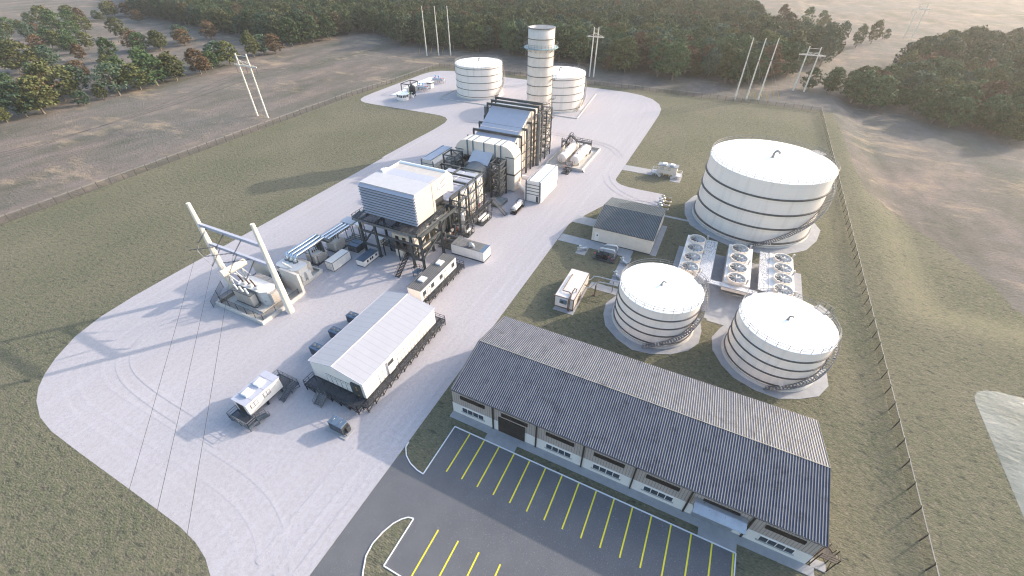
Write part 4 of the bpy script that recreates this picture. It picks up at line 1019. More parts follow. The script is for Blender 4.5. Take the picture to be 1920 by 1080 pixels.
# ---------------------------------------------------------------- paired cream enclosures beside the duct
def enclosure(x0, x1, y0, y1, z, label, rot=1, louv=True):
    t = thing('fan_enclosure', label, 'equipment house', ((x0+x1)/2,(y0+y1)/2,0)); m = MB(); ch = 1.6
    yi, yo = (y1, y0) if rot > 0 else (y0, y1); sg = 1 if rot > 0 else -1
    P = [(yo,.25),(yi,.25),(yi,z-ch*.6),(yi-sg*ch,z),(yo,z)]
    m.exx(P, x0, x1); m.build('wall', WHITE if rot > 0 else CREAM, t)
    m = MB(); m.box(x0-.05,x1+.05,min(yo,yi-sg*ch),max(yo,yi-sg*ch),z,z+.06); m.build('roof', ROOFW if rot > 0 else PANEL, t)
    m = MB()
    for y in (yo+sg*.5, yi-sg*1.5): m.box(x0-.1,x1+.1,y-.13,y+.13,z+.0,z+.14)
    m.build('roof_band', TRIM, t)
    m = MB()
    for y in (yo+sg*.35, yi-sg*.6): m.box(x0-.14,x0,y-.16,y+.16,.2,z-.05)
    for q in range(4): m.box(x0-.12,x0,min(yo,yi)+.3,max(yo,yi)-.3,z-1.4-q*1.05,z-1.2-q*1.05)
    m.build('front_rib', STEEL2, t)
    m = MB(); n = 13
    for i in range(n):
        zz = .6+i*(z-1.0)/n; dz = (z-1.0)/n; y = yo
        m.hexa([(x0+.1,y,zz+dz),(x0+.1,y-sg*.32,zz),(x1-.1,y-sg*.32,zz),(x1-.1,y,zz+dz),(x0+.1,y,zz+dz+.03),(x0+.1,y-sg*.34,zz+.03),(x1-.1,y-sg*.34,zz+.03),(x1-.1,y,zz+dz+.03)])
    m.build('side_louvre', ROOFW, t)
    m = MB(); m.box(x0-.05,x0,(y0+y1)/2-sg*1.6-.35,(y0+y1)/2-sg*1.6+.35,.3,2.3); m.build('door', DARKB, t)
    m = MB()
    for k in range(3): m.cyl((x1-.2,y0+1+k*1.3,2.2+k*.9),(x1+1.4,y0+1+k*1.3,2.2+k*.9), .55, n=12)
    m.build('side_fan', GALV, t)
    return t
enclosure(112.3,126,44.7,50.2,7.15,'bright white louvred equipment house right of the arched duct')
enclosure(112.5,126,83.6,89.2,6.7,'pale equipment house left of the arched duct, blue trimmed roof', -1)

# ---------------------------------------------------------------- turbine enclosure inside its open frame
t = thing('turbine_enclosure', 'cream turbine enclosure with blue grey roof panels inside an open dark steel frame', 'turbine', (94,66.5,0))
m = MB(); m.box(86,104.5,60.4,72.6,1.6,9.4); m.build('enclosure_wall', CREAM, t)
m = MB()
for x0 in (86.2,91,95.7,100.4): m.box(x0,x0+4.2,60.5,66.3,9.4,9.62); m.box(x0,x0+4.2,66.8,72.5,9.4,9.62)
m.build('roof_panel', PANEL, t)
m = MB()
for x in (84.2,88.8,93.3,97.7,102.1):
    for y in (59.0,73.4): m.ibeam((x,y,0),(x,y,11.9), .4, .4)
    if x > 92: m.ibeam((x,59,11.8),(x,73.4,11.8), .38, .5)
for y in (59.0,66.4,73.4): m.ibeam((84.2,y,11.8),(102.1,y,11.8), .4, .55)
for z in (5.2,8.5):
    for y in (59.0,73.4): m.bar((84.2,y,z),(102.1,y,z), .25, .3)
m.build('steel_frame', STEEL, t)
m = MB()
for a, b in ((88.8,93.3),(93.3,97.7),(97.7,102.1)): m.bar((a,58.9,8.5),(b,58.9,11.6), .18); m.bar((a,58.9,5.2),(b,58.9,8.5), .16)
m.build('cross_brace', TRIM, t)
m = MB()
for x in np.arange(86.4,104.4,1.5): m.box(x-.06,x+.06,60.28,60.4,1.7,9.3)
for x, z in ((89,5),(92.5,5),(99.5,4.2)): m.box(x,x+1.7,60.2,60.4,z-2.4,z)
m.build('wall_panel_rib', PALE, t)
m = MB(); P = [(85.6,58.4,11.3),(85.6,57.6,11.3),(86.4,57.2,10.0)]
for k in range(5): m.tube([(87+k*.7,59.6,2),(87+k*.7,59.6,8.4-k*.8),(88+k*.7,60.3,8.8-k*.8)], .17, 8)
m.lathe([(.9,0),(1.0,.3),(1.0,5.8),(.6,6.6),(.02,6.7)], 87.2, 57.9, 20); m.build('vertical_vessel', GALV, t)
m = MB(); 
for x in (84.6,88.2):
    for y in (56.6,58.9): m.ibeam((x,y,0),(x,y,11.2), .36, .36)
for z in (3.8,7.4,11.1):
    for y in (56.6,58.9): m.bar((84.6,y,z),(88.2,y,z), .3)
    for x in (84.6,88.2): m.bar((x,56.6,z),(x,58.9,z), .3)
m.build('vessel_frame', STEEL, t)
# piping racks, valves and handrails along the working side
m = MB(); R_ = random.Random(5)
for k in range(26):
    x = R_.uniform(79,101); y = R_.uniform(57.2,59.8); z = R_.uniform(.5,4.5); L = R_.uniform(1,4); r = R_.choice((.08,.12,.18))
    if k%3: m.tube([(x,y,z),(x+L,y,z),(x+L,y,max(.1,z-1.6))], r, 7)
    else: m.tube([(x,y,0),(x,y,z),(x,y+.9,z)], r, 7)
m.build('pipework', STEEL2, t)
m = MB()
for k in range(14):
    x = R_.uniform(79,101); y = R_.uniform(57,59.5); z = R_.uniform(.3,2.6); m.box(x,x+R_.uniform(.4,1.2),y,y+R_.uniform(.3,.8),z,z+R_.uniform(.4,1.3))
m.build('control_cabinet', CREAM, t)
m = MB()
for k in range(9):
    x = R_.uniform(79,100); y = R_.uniform(57,59.5); m.cyl((x,y,R_.uniform(.6,3)),(x+.3,y,R_.uniform(.6,3)), .13, n=8)
m.build('valve_wheel', REDB, t)
# raised service walkway and its stair
t = thing('service_platform', 'raised dark walkway with long white edged stair beside the turbine', 'walkway', (95,57.6,0))
m = MB(); m.box(86.5,103.2,56.2,57.7,3.12,3.2); m.box(86.5,103.2,56.2,56.3,2.95,3.2); m.build('floor', GRATED, t)
m = MB(); m.rail([(88,56.25,3.2),(102,56.25,3.2)], r=.05, sp=1.2); m.rail([(86.5,57.65,3.2),(102,57.65,3.2)], r=.045, sp=1.4); m.rail([(86.5,56.25,3.2),(86.5,57.65,3.2)]); m.build('hand_rail', BLACKST, t)
m = MB()
for x in (87,90,93,96,99.4,101.9):
    for y in (56.3,57.6): m.bar((x,y,0),(x,y,3.1), .2)
m.bar((86.5,56.3,3.0),(103.2,56.3,3.0), .15, .3); m.bar((86.5,57.6,3.0),(103.2,57.6,3.0), .15, .3); m.build('support_leg', STEEL, t)
m = MB(); m.stair((101.2,51.0,.05),(102.6,56.2,3.15), 1.1, (1,-.15,0), 16); m.build('stair', GALVD, t)

# ---------------------------------------------------------------- inlet air filter house on legs
FILT = paint('filter_house_paint', (.52,.47,.425), .5, var=.05, streak=.1)
FROOF = paint('pale_filter_roof', (.46,.455,.475), .5, var=.04)
t = thing('air_filter_house', 'big white louvred air intake house raised on dark steel legs', 'intake house', (75,67.5,0))
x0, x1, xb, y0, y1, zb, zt = 71.3, 78.05, 87.6, 59.85, 76.1, 10.35, 18.35
m = MB(); m.box(x0,x1,y0,y1,zb,zt); m.build('filter_house', FILT, t)
m = MB(); m.box(x0-.1,x1,y0-.02,y1+.02,zt,zt+.08); m.build('roof', FROOF, t)
m = MB(); n = 11
for i in range(n):
    dz = (zt-zb-.1)/n; z = zb+.1+i*dz
    m.hexa([(x0-.75,y0-.02,z-.18),(x0,y0-.02,z+dz*.62),(x0,y1+.1,z+dz*.62),(x0-.75,y1+.1,z-.18),(x0-.75,y0-.02,z-.12),(x0,y0-.02,z+dz*.70),(x0,y1+.1,z+dz*.70),(x0-.75,y1+.1,z-.12)])
    m.poly([(x0,y0-.02,z+dz*.66),(x0-.75,y0-.02,z-.14),(x0,y0-.02,z-.1)]); m.poly([(x0,y1+.1,z+dz*.66),(x0-.75,y1+.1,z-.14),(x0,y1+.1,z-.1)])
m.build('weather_hood', PANEL, t)
m = MB()
for i in range(n):
    dz = (zt-zb-.1)/n; z = zb+.1+i*dz; m.box(x0-.80,x0-.70,y0-.02,y1+.1,z-.24,z-.13); m.box(x0-.7,x0-.02,y0+.05,y1-.05,z-.2,z-.16)
m.build('hood_lip_shade', BROWN, t)  # dark strips: hood edge plus the shade beneath each hood, put in as colour
m = MB(); m.box(x1,x1+.12,y0-.03,y1+.03,zb,zt+.02); m.build('seam', STEEL, t)
# transition hood, chamfered at the rear, with an opening under its rear half
m = MB(); P = [(x1+.12,zb),(79.0,zb+.2),(79.0,13.45),(85.2,13.3),(87.5,12.4),(87.7,16.7),(85.7,18.5),(x1+.12,18.25)]
m.exy(P, y0, 74.4); m.build('transition_hood', FILT, t)
m = MB(); m.box(78.2,84.4,y0+.6,73.8,18.3,18.36); m.build('hood_roof', PANEL, t)
m = MB(); m.cyl((85.2,y0+.1,18.45),(85.2,74.4,18.45), .42, n=14); m.box(78.0,85.4,74.3,74.5,17.9,18.75); m.build('roof_curb', ROOFW, t)
m = MB(); m.box(80.6,81.6,y0-.12,y0,15.2,16.7); m.tube([(81.2,y0-.35,16.5),(84.9,y0-.35,17.7)], .13, 8); m.tube([(81.3,y0-.35,15.4),(84.4,y0-.35,15.9)], .13, 8); m.tube([(81.2,y0-.35,16.5),(81.3,y0-.35,15.4)], .13, 8); m.box(84.3,85.3,y0-.05,y0,16.6,18.0)
m.build('inspection_frame', ROOFW, t)
m = MB(); m.box(79.1,85.6,62,73,9.4,13.2); m.build('inner_duct', DARKB, t)
m = MB(); m.box(78.4,79.6,74.6,75.4,18.0,18.9); m.box(79.9,80.6,74.7,75.3,18.0,18.7); m.build('roof_unit', ROOFW, t)
LEG = [(67.7,75.6),(67.7,70.9),(67.7,60.1),(67.7,57.1),(76.0,60.1),(76.0,56.9),(76.0,75.6),(76.0,70.9),(84.0,60.1),(84.0,75.6)]
for x, y in LEG:
    m = MB(); m.ibeam((x,y,.1),(x,y,9.5), .5, .5); m.box(x-.45,x+.45,y-.45,y+.45,0,.14); m.build('leg', STEEL, t)
m = MB()
for x in (67.7,76.0,84.0): m.ibeam((x,56.6,9.6),(x,76.6,9.6), .45, .7)
for y in (57.0,60.1,66,70.9,75.6): m.ibeam((67.4,y,9.6),(84.5,y,9.6), .4, .65)
for z in (2.9,6.9):
    m.bar((67.7,57.1,z),(67.7,60.1,z), .4, .5); m.bar((67.7,70.9,z),(67.7,75.6,z), .4, .5); m.bar((76,56.9,z),(76,60.1,z), .4, .5)
for z in (6.9,): m.bar((67.7,57,z),(76,57,z), .35, .45); m.bar((67.7,60.1,z),(67.7,70.9,z), .35, .45)
for a, b in (((67.7,57,3.4),(76,57,6.7)),((67.7,60.1,3.0),(76,60.1,6.7)),((67.7,75.6,3),(76,75.6,6.7)),((76,60.1,3.0),(84,60.1,6.7))): m.bar(a, b, .3, .4)
m.build('steel_frame', STEEL, t)
m = MB(); m.box(67.2,71.6,57.6,77.2,9.98,10.06); m.box(71.6,80.4,58.2,59.8,9.97,10.05); m.build('deck', GRATED, t)
m = MB(); m.box(67.1,67.25,57.5,77.3,9.6,10.15); m.box(67.1,80.5,57.5,57.66,9.6,10.15); m.build('deck_edge', STEEL2, t)
m = MB(); m.rail([(80.4,58.2,10.05),(67.2,57.6,10.05),(67.2,77.2,10.05),(71.6,77.2,10.05)], sp=1.3, r=.04); m.build('hand_rail', BLACKST, t)
# machinery under the intake house
t = thing('generator_unit', 'cream generator casing under the raised air intake house', 'generator', (77,65,0))
m = MB(); m.box(71.5,85.5,62.2,69.4,.8,5.6); m.build('casing', CREAM, t)
m = MB()
for y in (63.4,65.6,67.8): m.box(71.38,71.5,y-.5,y+.5,1.4,5.0)
for x in (73,76,79,82): m.box(x,x+1.4,62.08,62.2,1.6,4.8)
m.build('dark_panel', BROWN, t)
m = MB(); m.bbox(72,85,62.6,69,5.6,6.2,.3); m.build('casing_top', PALE, t)
m = MB(); m.box(69.9,72.2,65.2,67.6,0,2.5); m.build('lower_cabinet', CREAM, t)
m = MB(); m.box(71,86,61.6,70,0,.8); m.build('base_frame', STEEL, t)
t = thing('access_stair', 'long dark steel stair under the front of the raised intake house', 'stair', (66,61.8,0))
m = MB(); m.stair((62.2,61.5,.05),(68.4,62.0,3.5), 1.1, (0,1,0), 18); m.build('flight', BLACKST, t)
m = MB(); m.box(68.3,71.4,60.9,70.5,3.42,3.5); m.build('landing', GRATED, t)
m = MB(); m.rail([(68.3,62.8,3.5),(68.3,70.5,3.5),(71.3,70.5,3.5)], r=.05, sp=1.1)
for x in (68.6,71.0):
    for y in (61.2,65.4,70.2): m.bar((x,y,0),(x,y,3.4), .22)
m.build('landing_rail', BLACKST, t)
# ---------------------------------------------------------------- small platform, skids and tanks in the yard
def skid(x0, x1, y0, y1, label, tanks=(), frame=True, name='process_skid', cat='skid', h=1.7, seed=1, base=STEEL, pipe=STEEL2, vessel=WHITE, red=False):
    t = thing(name, label, cat, ((x0+x1)/2,(y0+y1)/2,0)); r = random.Random(seed)
    m = MB(); m.box(x0,x1,y0,y1,.05,.25); m.build('base_frame', base, t)
    for (yy, zz, rr) in tanks:
        m = MB(); m.cyl((x0+.5,yy,zz),(x1-.6,yy,zz), rr, n=16); m.lathe([(rr*.3,zz+rr*.8),(rr*.3,zz+rr*1.25),(.01,zz+rr*1.25)], (x0+x1)/2, yy, 10); m.build('vessel', vessel, t)
    m = MB()
    for k in range(9):
        x = r.uniform(x0+.3,x1-.3); y = r.uniform(y0+.3,y1-.3); z = r.uniform(.5,h); L = r.uniform(.6,(x1-x0)*.5)
        if k%2: m.tube([(x,y,.2),(x,y,z),(min(x+L,x1-.1),y,z)], .09, 6)
        else: m.tube([(x,y0+.3,z*.8),(x,y1-.3,z*.8)], .07, 6)
    m.build('pipework', pipe, t)
    m = MB()
    for k in range(3): x = r.uniform(x0+.4,x1-.8); y = r.uniform(y0+.2,y1-.7); m.box(x,x+.5,y,y+.45,.25,.25+r.uniform(.4,.9))
    m.build('pump_motor', GALV, t)
    if red:
        m = MB()
        for k in range(4): x = r.uniform(x0+.3,x1-.3); y = r.uniform(y0+.2,y1-.2); z = r.uniform(.6,h); m.cyl((x,y,z),(x,y,z+.22), .16, n=8)
        m.build('valve_wheel', REDB, t)
    if frame:
        m = MB(); m.rail([(x0,y0,.25),(x1,y0,.25),(x1,y1,.25)], h=h, r=.05, sp=1.3); m.build('guard_frame', BLACKST, t)
    return t
skid(92.6,97.8,54.2,57.0,'dark skid with two white horizontal vessels beside the turbine stair', [(54.9,1.3,.38),(56.0,1.45,.36)], seed=3)
skid(85.4,88.5,54.8,56.7,'small dark skid with one white vessel in a hooped frame', [(55.8,1.35,.4)], seed=4, h=2.0)
t = skid(78.1,84.0,55.7,60.2,'dark pump set and ducts behind the long roof container under the intake house', seed=9, h=2.2, red=True)
m = MB(); m.cyl((81.0,55.2,2.4),(81.0,59.5,2.4), .35, n=12); m.cyl((79.4,55.0,2.2),(79.4,58.5,2.2), .3, n=12); m.box(80.5,81.6,54.3,55.3,1.9,2.9); m.box(78.9,79.9,54.2,55.1,1.8,2.6); m.build('air_duct', STEEL2, t)
t = thing('steel_platform', 'small dark steel platform between the stair and the striped roof cabin', 'platform', (65,57.4,0))
m = MB(); m.box(64.2,66.2,56.5,58.2,1.3,1.42)
for x in (64.3,66.1):
    for y in (56.6,58.1): m.bar((x,y,0),(x,y,1.3), .12)
m.build('floor', BLUEB, t); m = MB(); m.rail([(64.2,56.5,1.4),(66.2,56.5,1.4),(66.2,58.2,1.4),(64.2,58.2,1.4)], r=.04, sp=.9, h=1.2); m.build('hand_rail', BLACKST, t)
# small white tank on a dark skid
t = thing('tank_skid', 'small white horizontal tank on a dark skid near the bright louvred house', 'tank skid', (105.5,49.5,0))
m = MB(); P = [(102.9,.2),(103.2,.75),(103.8,.95)]; m.cyl((103.3,49.55,1.55),(108.3,49.55,1.55), .82, n=22)
for s_, x in ((-1,103.3),(1,108.3)): m.cyl((x,49.55,1.55),(x+s_*.35,49.55,1.55), .82, .45, 22)
m.build('vessel', WHITE, t)
m = MB(); m.box(102.6,109,48.6,50.5,.05,.3); m.bar((103.2,48.7,.3),(108.4,48.7,.3), .15, .3)
for x in (104,106,107.6): m.box(x-.12,x+.12,48.8,50.3,.3,.95)
m.build('skid_frame', BLACKST, t)
m = MB(); m.rail([(106.8,48.7,.3),(109,48.7,.3),(109,50.5,.3),(106.8,50.5,.3)], h=1.9, r=.05, sp=1.1); m.rail([(102.7,50.5,.3),(102.7,48.7,.3)], h=1.3, r=.05); m.build('guard_frame', BLACKST, t)
m = MB(); m.tube([(105,49.55,2.3),(105,49.55,2.65),(105.4,49.55,2.65)], .12, 8); m.tube([(103.4,48.5,.5),(107,48.5,.5)], .1, 6); m.build('pipework', RUST, t)
t = thing('air_cooler_box', 'low blue grey cooler box with mesh top between duct tower and white tank', 'cooler', (106.5,56.3,0))
m = MB(); m.bbox(104.3,109.3,54.6,57.9,.1,1.15,.08); m.build('casing', STEEL2, t)
m = MB()
for i in range(11): m.bar((104.5+i*.46,54.75,1.18),(104.5+i*.46,57.75,1.18), .2, .05)
for i in range(6): m.bar((104.45,54.85+i*.56,1.21),(109.15,54.85+i*.56,1.21), .06, .04)
m.build('top_mesh', TRIM, t)

# two ammonia tanks in a walled bund with stairs
t = thing('bund_wall', 'low concrete wall in a rectangle round the two long white tanks', 'wall', (152,47.6,0))
m = MB(); x0, x1, y0, y1 = 140.8, 163.4, 40.6, 54.6; th = .35; hh = 1.0
m.box(x0,x0+th,y0,y1,0,hh); m.box(x1-th,x1,y0,y1,0,hh); m.box(x0+th,x1-th,y0,y0+th,0,hh-.003); m.box(x0+th,x1-th,y1-th,y1,0,hh-.003); m.box(x0+th,x1-th,y0+th,y1-th,-.05,.03)
m.build('wall', CONC, t)
m = MB(); m.exx([(y0-.9,0),(y0,0),(y0,1.0)], x0-.02, x0+.5); m.build('ramp_block', STEEL2, t)
for yy, lb in ((49.75,'left one of two long white tanks in the low walled bund'),(44.75,'right one of two long white tanks in the low walled bund')):
    t = thing('horizontal_tank', lb, 'tank', (151,yy,0)); r = 1.65; z = 2.25
    m = MB(); m.cyl((144.1,yy,z),(158.6,yy,z), r, n=32, caps=False)
    for s_, x in ((-1,144.1),(1,158.6)):
        m.cyl((x,yy,z),(x+s_*.25,yy,z), r, r*.86, 32, caps=False); m.cyl((x+s_*.25,yy,z),(x+s_*.42,yy,z), r*.86, r*.4, 32)
    m.build('shell', TANKW, t)
    m = MB()
    for x in (146.2,156): m.box(x-.3,x+.3,yy-1.3,yy+1.3,.02,1.2)
    m.build('saddle', CONC, t)
    m = MB(); m.cyl((147,yy,z+r-.1),(147,yy,z+r+.35), .35, n=12); m.cyl((150.5,yy,z+r-.1),(150.5,yy,z+r+.25), .25, n=10); m.tube([(143.6,yy+.4,z-.8),(143.3,yy+.4,z-.8),(143.3,yy+.4,z+.8),(143.6,yy+.4,z+.8)], .08, 6); m.tube([(143.6,yy-.3,z-1),(143.25,yy-.3,z-1),(143.25,yy-.3,z+.3)], .08, 6); m.build('nozzle', GALV, t)
t = thing('crossover_stair', 'dark steel stair and platform crossing over the two long white tanks', 'stair', (158,49,0))
m = MB(); m.stair((163.2,54.0,.1),(159.1,54.0,3.2), 1.0, (0,1,0), 14); m.box(157.6,159.1,53.2,55.0,3.12,3.2); m.stair((158.3,53.2,3.2),(158.3,51.9,5.6), 1.0, (1,0,0), 10); m.box(157.6,159.1,50.9,51.9,5.52,5.6); m.stair((158.3,48.9,3.95),(158.3,50.9,5.6), 1.0, (1,0,0), 8); m.box(157.6,159.1,43.2,48.9,3.87,3.95); m.build('flight', BLACKST, t)
m = MB(); m.rail([(159.1,55,3.2),(157.6,55,3.2),(157.6,53.2,3.2)], r=.06, sp=.9); m.rail([(157.6,51.9,5.6),(157.6,50.9,5.6)], r=.06, sp=.9); m.rail([(159.1,51.9,5.6),(159.1,50.9,5.6)], r=.06, sp=.9); m.rail([(157.6,48.9,3.95),(157.6,43.2,3.95),(159.1,43.2,3.95),(159.1,48.9,3.95)], r=.06, sp=.9)
for x in (157.7,159.0):
    for y, z in ((54.9,3.1),(53.2,3.1),(51.9,5.5),(50.9,5.5),(48.8,3.9),(46,3.9),(43.3,3.9)): m.bar((x,y,0),(x,y,z), .2)
    for a, b, z in ((54.9,53.2,3.1),(53.2,51.9,3.1),(50.9,48.8,3.9),(48.8,46,3.9),(46,43.3,3.9)): m.bar((x,a,.4),(x,b,z), .11); m.bar((x,b,.4),(x,a,z), .11)
m.build('platform_frame', BLACKST, t)
skid(136.4,140.4,44.3,46.9,'dark caged pump skid at the near wall of the two tank bund', seed=12, h=3.0, red=True, pipe=BLACKST)
t = thing('vent_unit', 'row of small grey fans on the end of the bright louvred house', 'fan', (128,46.5,0))
m = MB()
for k in range(3): m.cyl((128.2,45.4+k*1.5,.3),(128.2,45.4+k*1.5,2.2), .5, n=12)
m.build('fan_body', GALV, t)

# ---------------------------------------------------------------- cabin with two air units (long, striped roof) and its walkway
RIBG = paint('grey_roof_rib', (.20,.205,.215), .5, .1, var=.12)
def cabin(x0, x1, y0, y1, z0, z1, label, roofm, stripes, wins, doors, acs, side=-1, ends=()):
    t = thing('site_cabin', label, 'cabin', ((x0+x1)/2,(y0+y1)/2,0)); yf = y0 if side < 0 else y1
    m = MB(); m.box(x0,x1,y0,y1,z0,z1); m.build('body', WHITE, t)
    m = MB(); m.box(x0-.12,x1+.12,y0-.12,y1+.12,z1,z1+.09)
    o = m.build('roof', roofm, t)
    if stripes:
        m = MB(); n = int((y1-y0+.2)/.38)
        for i in range(n): y = y0-.1+i*.38; m.box(x0-.12,x1+.12,y+.06,y+.14,z1+.09,z1+.15)
        m.build('roof_rib', RIBG, o)
    for (a, b, c, d) in wins:
        m = MB(); m.box(a,b,yf-.05,yf+.03,c,d); f = m.build('window', WHITE if not stripes else GALV, t)
        m = MB(); h_ = (a+b)/2
        m.box(a+.08,h_-.04,yf-.075,yf,c+.08,d-.08); m.box(h_+.04,b-.08,yf-.075,yf,c+.08,d-.08); m.build('pane', GLASS if stripes == 1 else PALE, f)
        m = MB()
        for (p, q, r_, s_) in ((a-.05,b+.05,c-.05,c),(a-.05,b+.05,d,d+.05),(a-.05,a,c,d),(b,b+.05,c,d),(h_-.03,h_+.03,c,d)): m.box(p,q,yf-.09,yf-.05,r_,s_)
        m.build('frame', BROWN, f)
    for (a, b) in doors:
        m = MB(); m.box(a,b,yf-.05,yf+.03,z0+.05,z0+2.1); d_ = m.build('door', WHITE, t)
        m = MB(); m.box(a+.25,b-.25,yf-.07,yf,z0+1.3,z0+1.85); m.build('pane', PALE, d_)
        m = MB(); m.box(b-.02,b+.05,yf-.09,yf,z0+.05,z0+2.2); m.box(a-.04,a,yf-.07,yf,z0+.05,z0+2.15); m.box(a-.04,b+.05,yf-.12,yf,z0+2.12,z0+2.2); m.build('frame', BROWN, d_)
    for (cx_, cy_, a, b) in acs:
        m = MB(); m.bbox(cx_-a,cx_+a,cy_-b,cy_+b,z1+.15,z1+.55,.12); m.build('air_unit', ROOFW, t)
    m = MB()
    for x in np.linspace(x0+.4,x1-.4,max(3,int((x1-x0)/2))):
        for y in (y0+.3,y1-.3): m.box(x-.15,x+.15,y-.15,y+.15,0,z0)
    m.bar((x0,y0+.2,z0-.1),(x1,y0+.2,z0-.1), .18, .2); m.bar((x0,y1-.2,z0-.1),(x1,y1-.2,z0-.1), .18, .2)
    m.build('support_block', BLACKST, t); return t
cabin(56.3,70.9,49.75,53.35,1.25,4.2,'long white cabin with striped dark roof and two white roof units', DARKB, 1,
      [(57.0,58.1,2.3,3.4),(60.2,61.3,2.3,3.4),(63.7,64.8,2.3,3.4),(68.9,70.0,2.3,3.4)], [(58.7,59.6),(65.5,66.4)], [(59.9,51.7,.85,.75),(67.0,51.7,.85,.75)])
def gangway(P, z, w_, label, sp=2.2, name='raised_walkway'):   # P: outer rectangle list of boxes (x0,x1,y0,y1); rails on given lines
    boxes, rails, legs = P
    t = thing(name, label, 'walkway', ((boxes[0][0]+boxes[0][1])/2,(boxes[0][2]+boxes[0][3])/2,0))
    m = MB()
    for (a,b,c,d) in boxes: m.box(a,b,c,d,z-.1,z-.02)
    m.build('floor', GRATED, t); m = MB()
    for (a,b,c,d) in boxes:
        for p, q in (((a,c),(b,c)),((a,d),(b,d)),((a,c),(a,d)),((b,c),(b,d))): m.bar((*p,z-.12),(*q,z-.12), .1, .24)
        L = b-a; n = max(1,int(L/sp))
        if L > d-c:
            for i in range(n+1):
                x = a+.1+(L-.2)*i/n
                for y in (c+.1,d-.1): m.bar((x,y,0),(x,y,z-.2), .15)
                m.bar((x,c+.1,.2),(x,d-.1,z-.3), .08)
                if i < n: x2 = a+.1+(L-.2)*(i+1)/n; m.bar((x,c+.1,.2),(x2,c+.1,z-.3), .09)
        else:
            n = max(1,int((d-c)/sp))
            for i in range(n+1):
                y = c+.1+(d-c-.2)*i/n
                for x in (a+.1,b-.1): m.bar((x,y,0),(x,y,z-.2), .15)
                m.bar((a+.1,y,.2),(b-.1,y,z-.3), .08)
                if i < n: y2 = c+.1+(d-c-.2)*(i+1)/n; m.bar((a+.1,y,.2),(a+.1,y2,z-.3), .09)
    m.build('support_frame', BLACKST, t); m = MB()
    for r_ in rails: m.rail([(x,y,z) for x,y in r_], r=.04, sp=1.25)
    m.build('hand_rail', BLACKST, t); return t
gangway(([(57.2,72.6,48.5,49.7),(70.95,72.6,49.7,53.3)], [[(57.2,48.55),(72.5,48.55),(72.5,53.2),(71,53.2)],[(57.2,48.55),(57.2,49.6)]], 0), 1.25, 1.2, 'low dark walkway along the right side of the striped roof cabin')

# ---------------------------------------------------------------- electrical building on stilts
t = thing('switchgear_building', 'large white gable building with pale roof on a dark stilted deck', 'building', (41,49.2,0))
x0, x1, y0, y1, zf, ze, zr, yr = 30.2, 51.8, 43.05, 55.25, 1.5, 5.5, 6.85, 49.4
m = MB(); m.exx([(y0,zf),(y1,zf),(y1,ze),(yr,zr),(y0,ze)], x0, x1); m.build('wall', WHITE, t)
m = MB()
for (ya,za,yb,zb) in ((y0-.12,ze-.02,yr,zr+.02),(yr,zr+.02,y1+.12,ze-.02)):
    m.hexa([(x0-.12,ya,za),(x1+.12,ya,za),(x1+.12,yb,zb),(x0-.12,yb,zb),(x0-.12,ya,za+.1),(x1+.12,ya,za+.1),(x1+.12,yb,zb+.1),(x0-.12,yb,zb+.1)])
o = m.build('roof', HOUSEROOF, t)
m = MB(); m.bar((x0-.13,yr,zr+.13),(x1+.13,yr,zr+.13), .16, .05); m.build('ridge_cap', CREAM, o)
m = MB()
for x in (x0-.13,x1+.13): m.bar((x,y0-.12,ze+.03),(x,yr,zr+.07), .06, .16); m.bar((x,yr,zr+.07),(x,y1+.12,ze+.03), .06, .16)
m.bar((x0-.13,y0-.14,ze+.03),(x1+.13,y0-.14,ze+.03), .06, .16); m.bar((x0-.13,y1+.14,ze+.03),(x1+.13,y1+.14,ze+.03), .06, .16); m.build('roof_edge', PALE, o)
def odoor(x, y, ax, dark=False, w_=1.0, hh=2.3):
    m = MB(); a = .03
    if ax == 'y': m.box(x,x+w_,y-a,y+.02,zf+.05,zf+hh)
    else: m.box(x-a,x+.02,y,y+w_,zf+.05,zf+hh)
    d = m.build('door', DARKB if dark else WHITE, t); m = MB(); e = .05
    for (p,q,r_,s_) in ((0,w_,hh-.02,hh+.05),(-.05,.0,.05,hh),(w_,w_+.05,.05,hh),(w_*.3,w_*.7,hh-.75,hh-.72),(w_*.3,w_*.7,hh-.35,hh-.32),(w_*.3,w_*.33,hh-.75,hh-.35),(w_*.67,w_*.7,hh-.75,hh-.35)):
        if ax == 'y': m.box(x+p,x+q,y-e,y,zf+r_,zf+s_)
        else: m.box(x-e,x,y+p,y+q,zf+r_,zf+s_)
    m.build('frame', YELLOWM if dark else STEEL2, d)
for i in range(10): odoor(39.2+i*1.02, y0, 'y')
odoor(34.0, y0, 'y')
for i in range(5): odoor(x0, 46.2+i*1.15, 'x', w_=1.05)
m = MB(); m.box(29.9,x0,43.7,45.7,zf+.05,zf+3.3); d = m.build('dark_door', DARKB, t)
m = MB()
for zz in (.5,2.0,2.6): m.box(29.86,29.9,44.3,44.6,zf+zz,zf+zz+.14)
m.build('warning_mark', YELLOWM, d)
m = MB(); m.box(36.3,38.0,42.75,y0,zf+.2,zf+3.3); d = m.build('wall_air_unit', WHITE, t)
m = MB(); m.box(36.4,37.9,42.70,42.76,zf+2.3,zf+3.15); m.build('grille', DARKB, d)
gangway(([(28.75,53.4,41.7,43.0),(27.7,30.1,43.0,55.4),(51.9,53.4,43.0,45.4)], [[(29.2,41.75),(53.35,41.75),(53.35,45.4),(52,45.4)],[(28.75,41.75),(27.75,43.1),(27.75,50.0)],[(27.75,52.0),(27.75,55.35),(30,55.35)]], 0), 1.5, 1.3, 'dark stilted walkway round the white gable building', 2.0)
t = thing('access_stair', 'short grey stair down from the deck at the front of the white gable building', 'stair', (26.8,51,0))
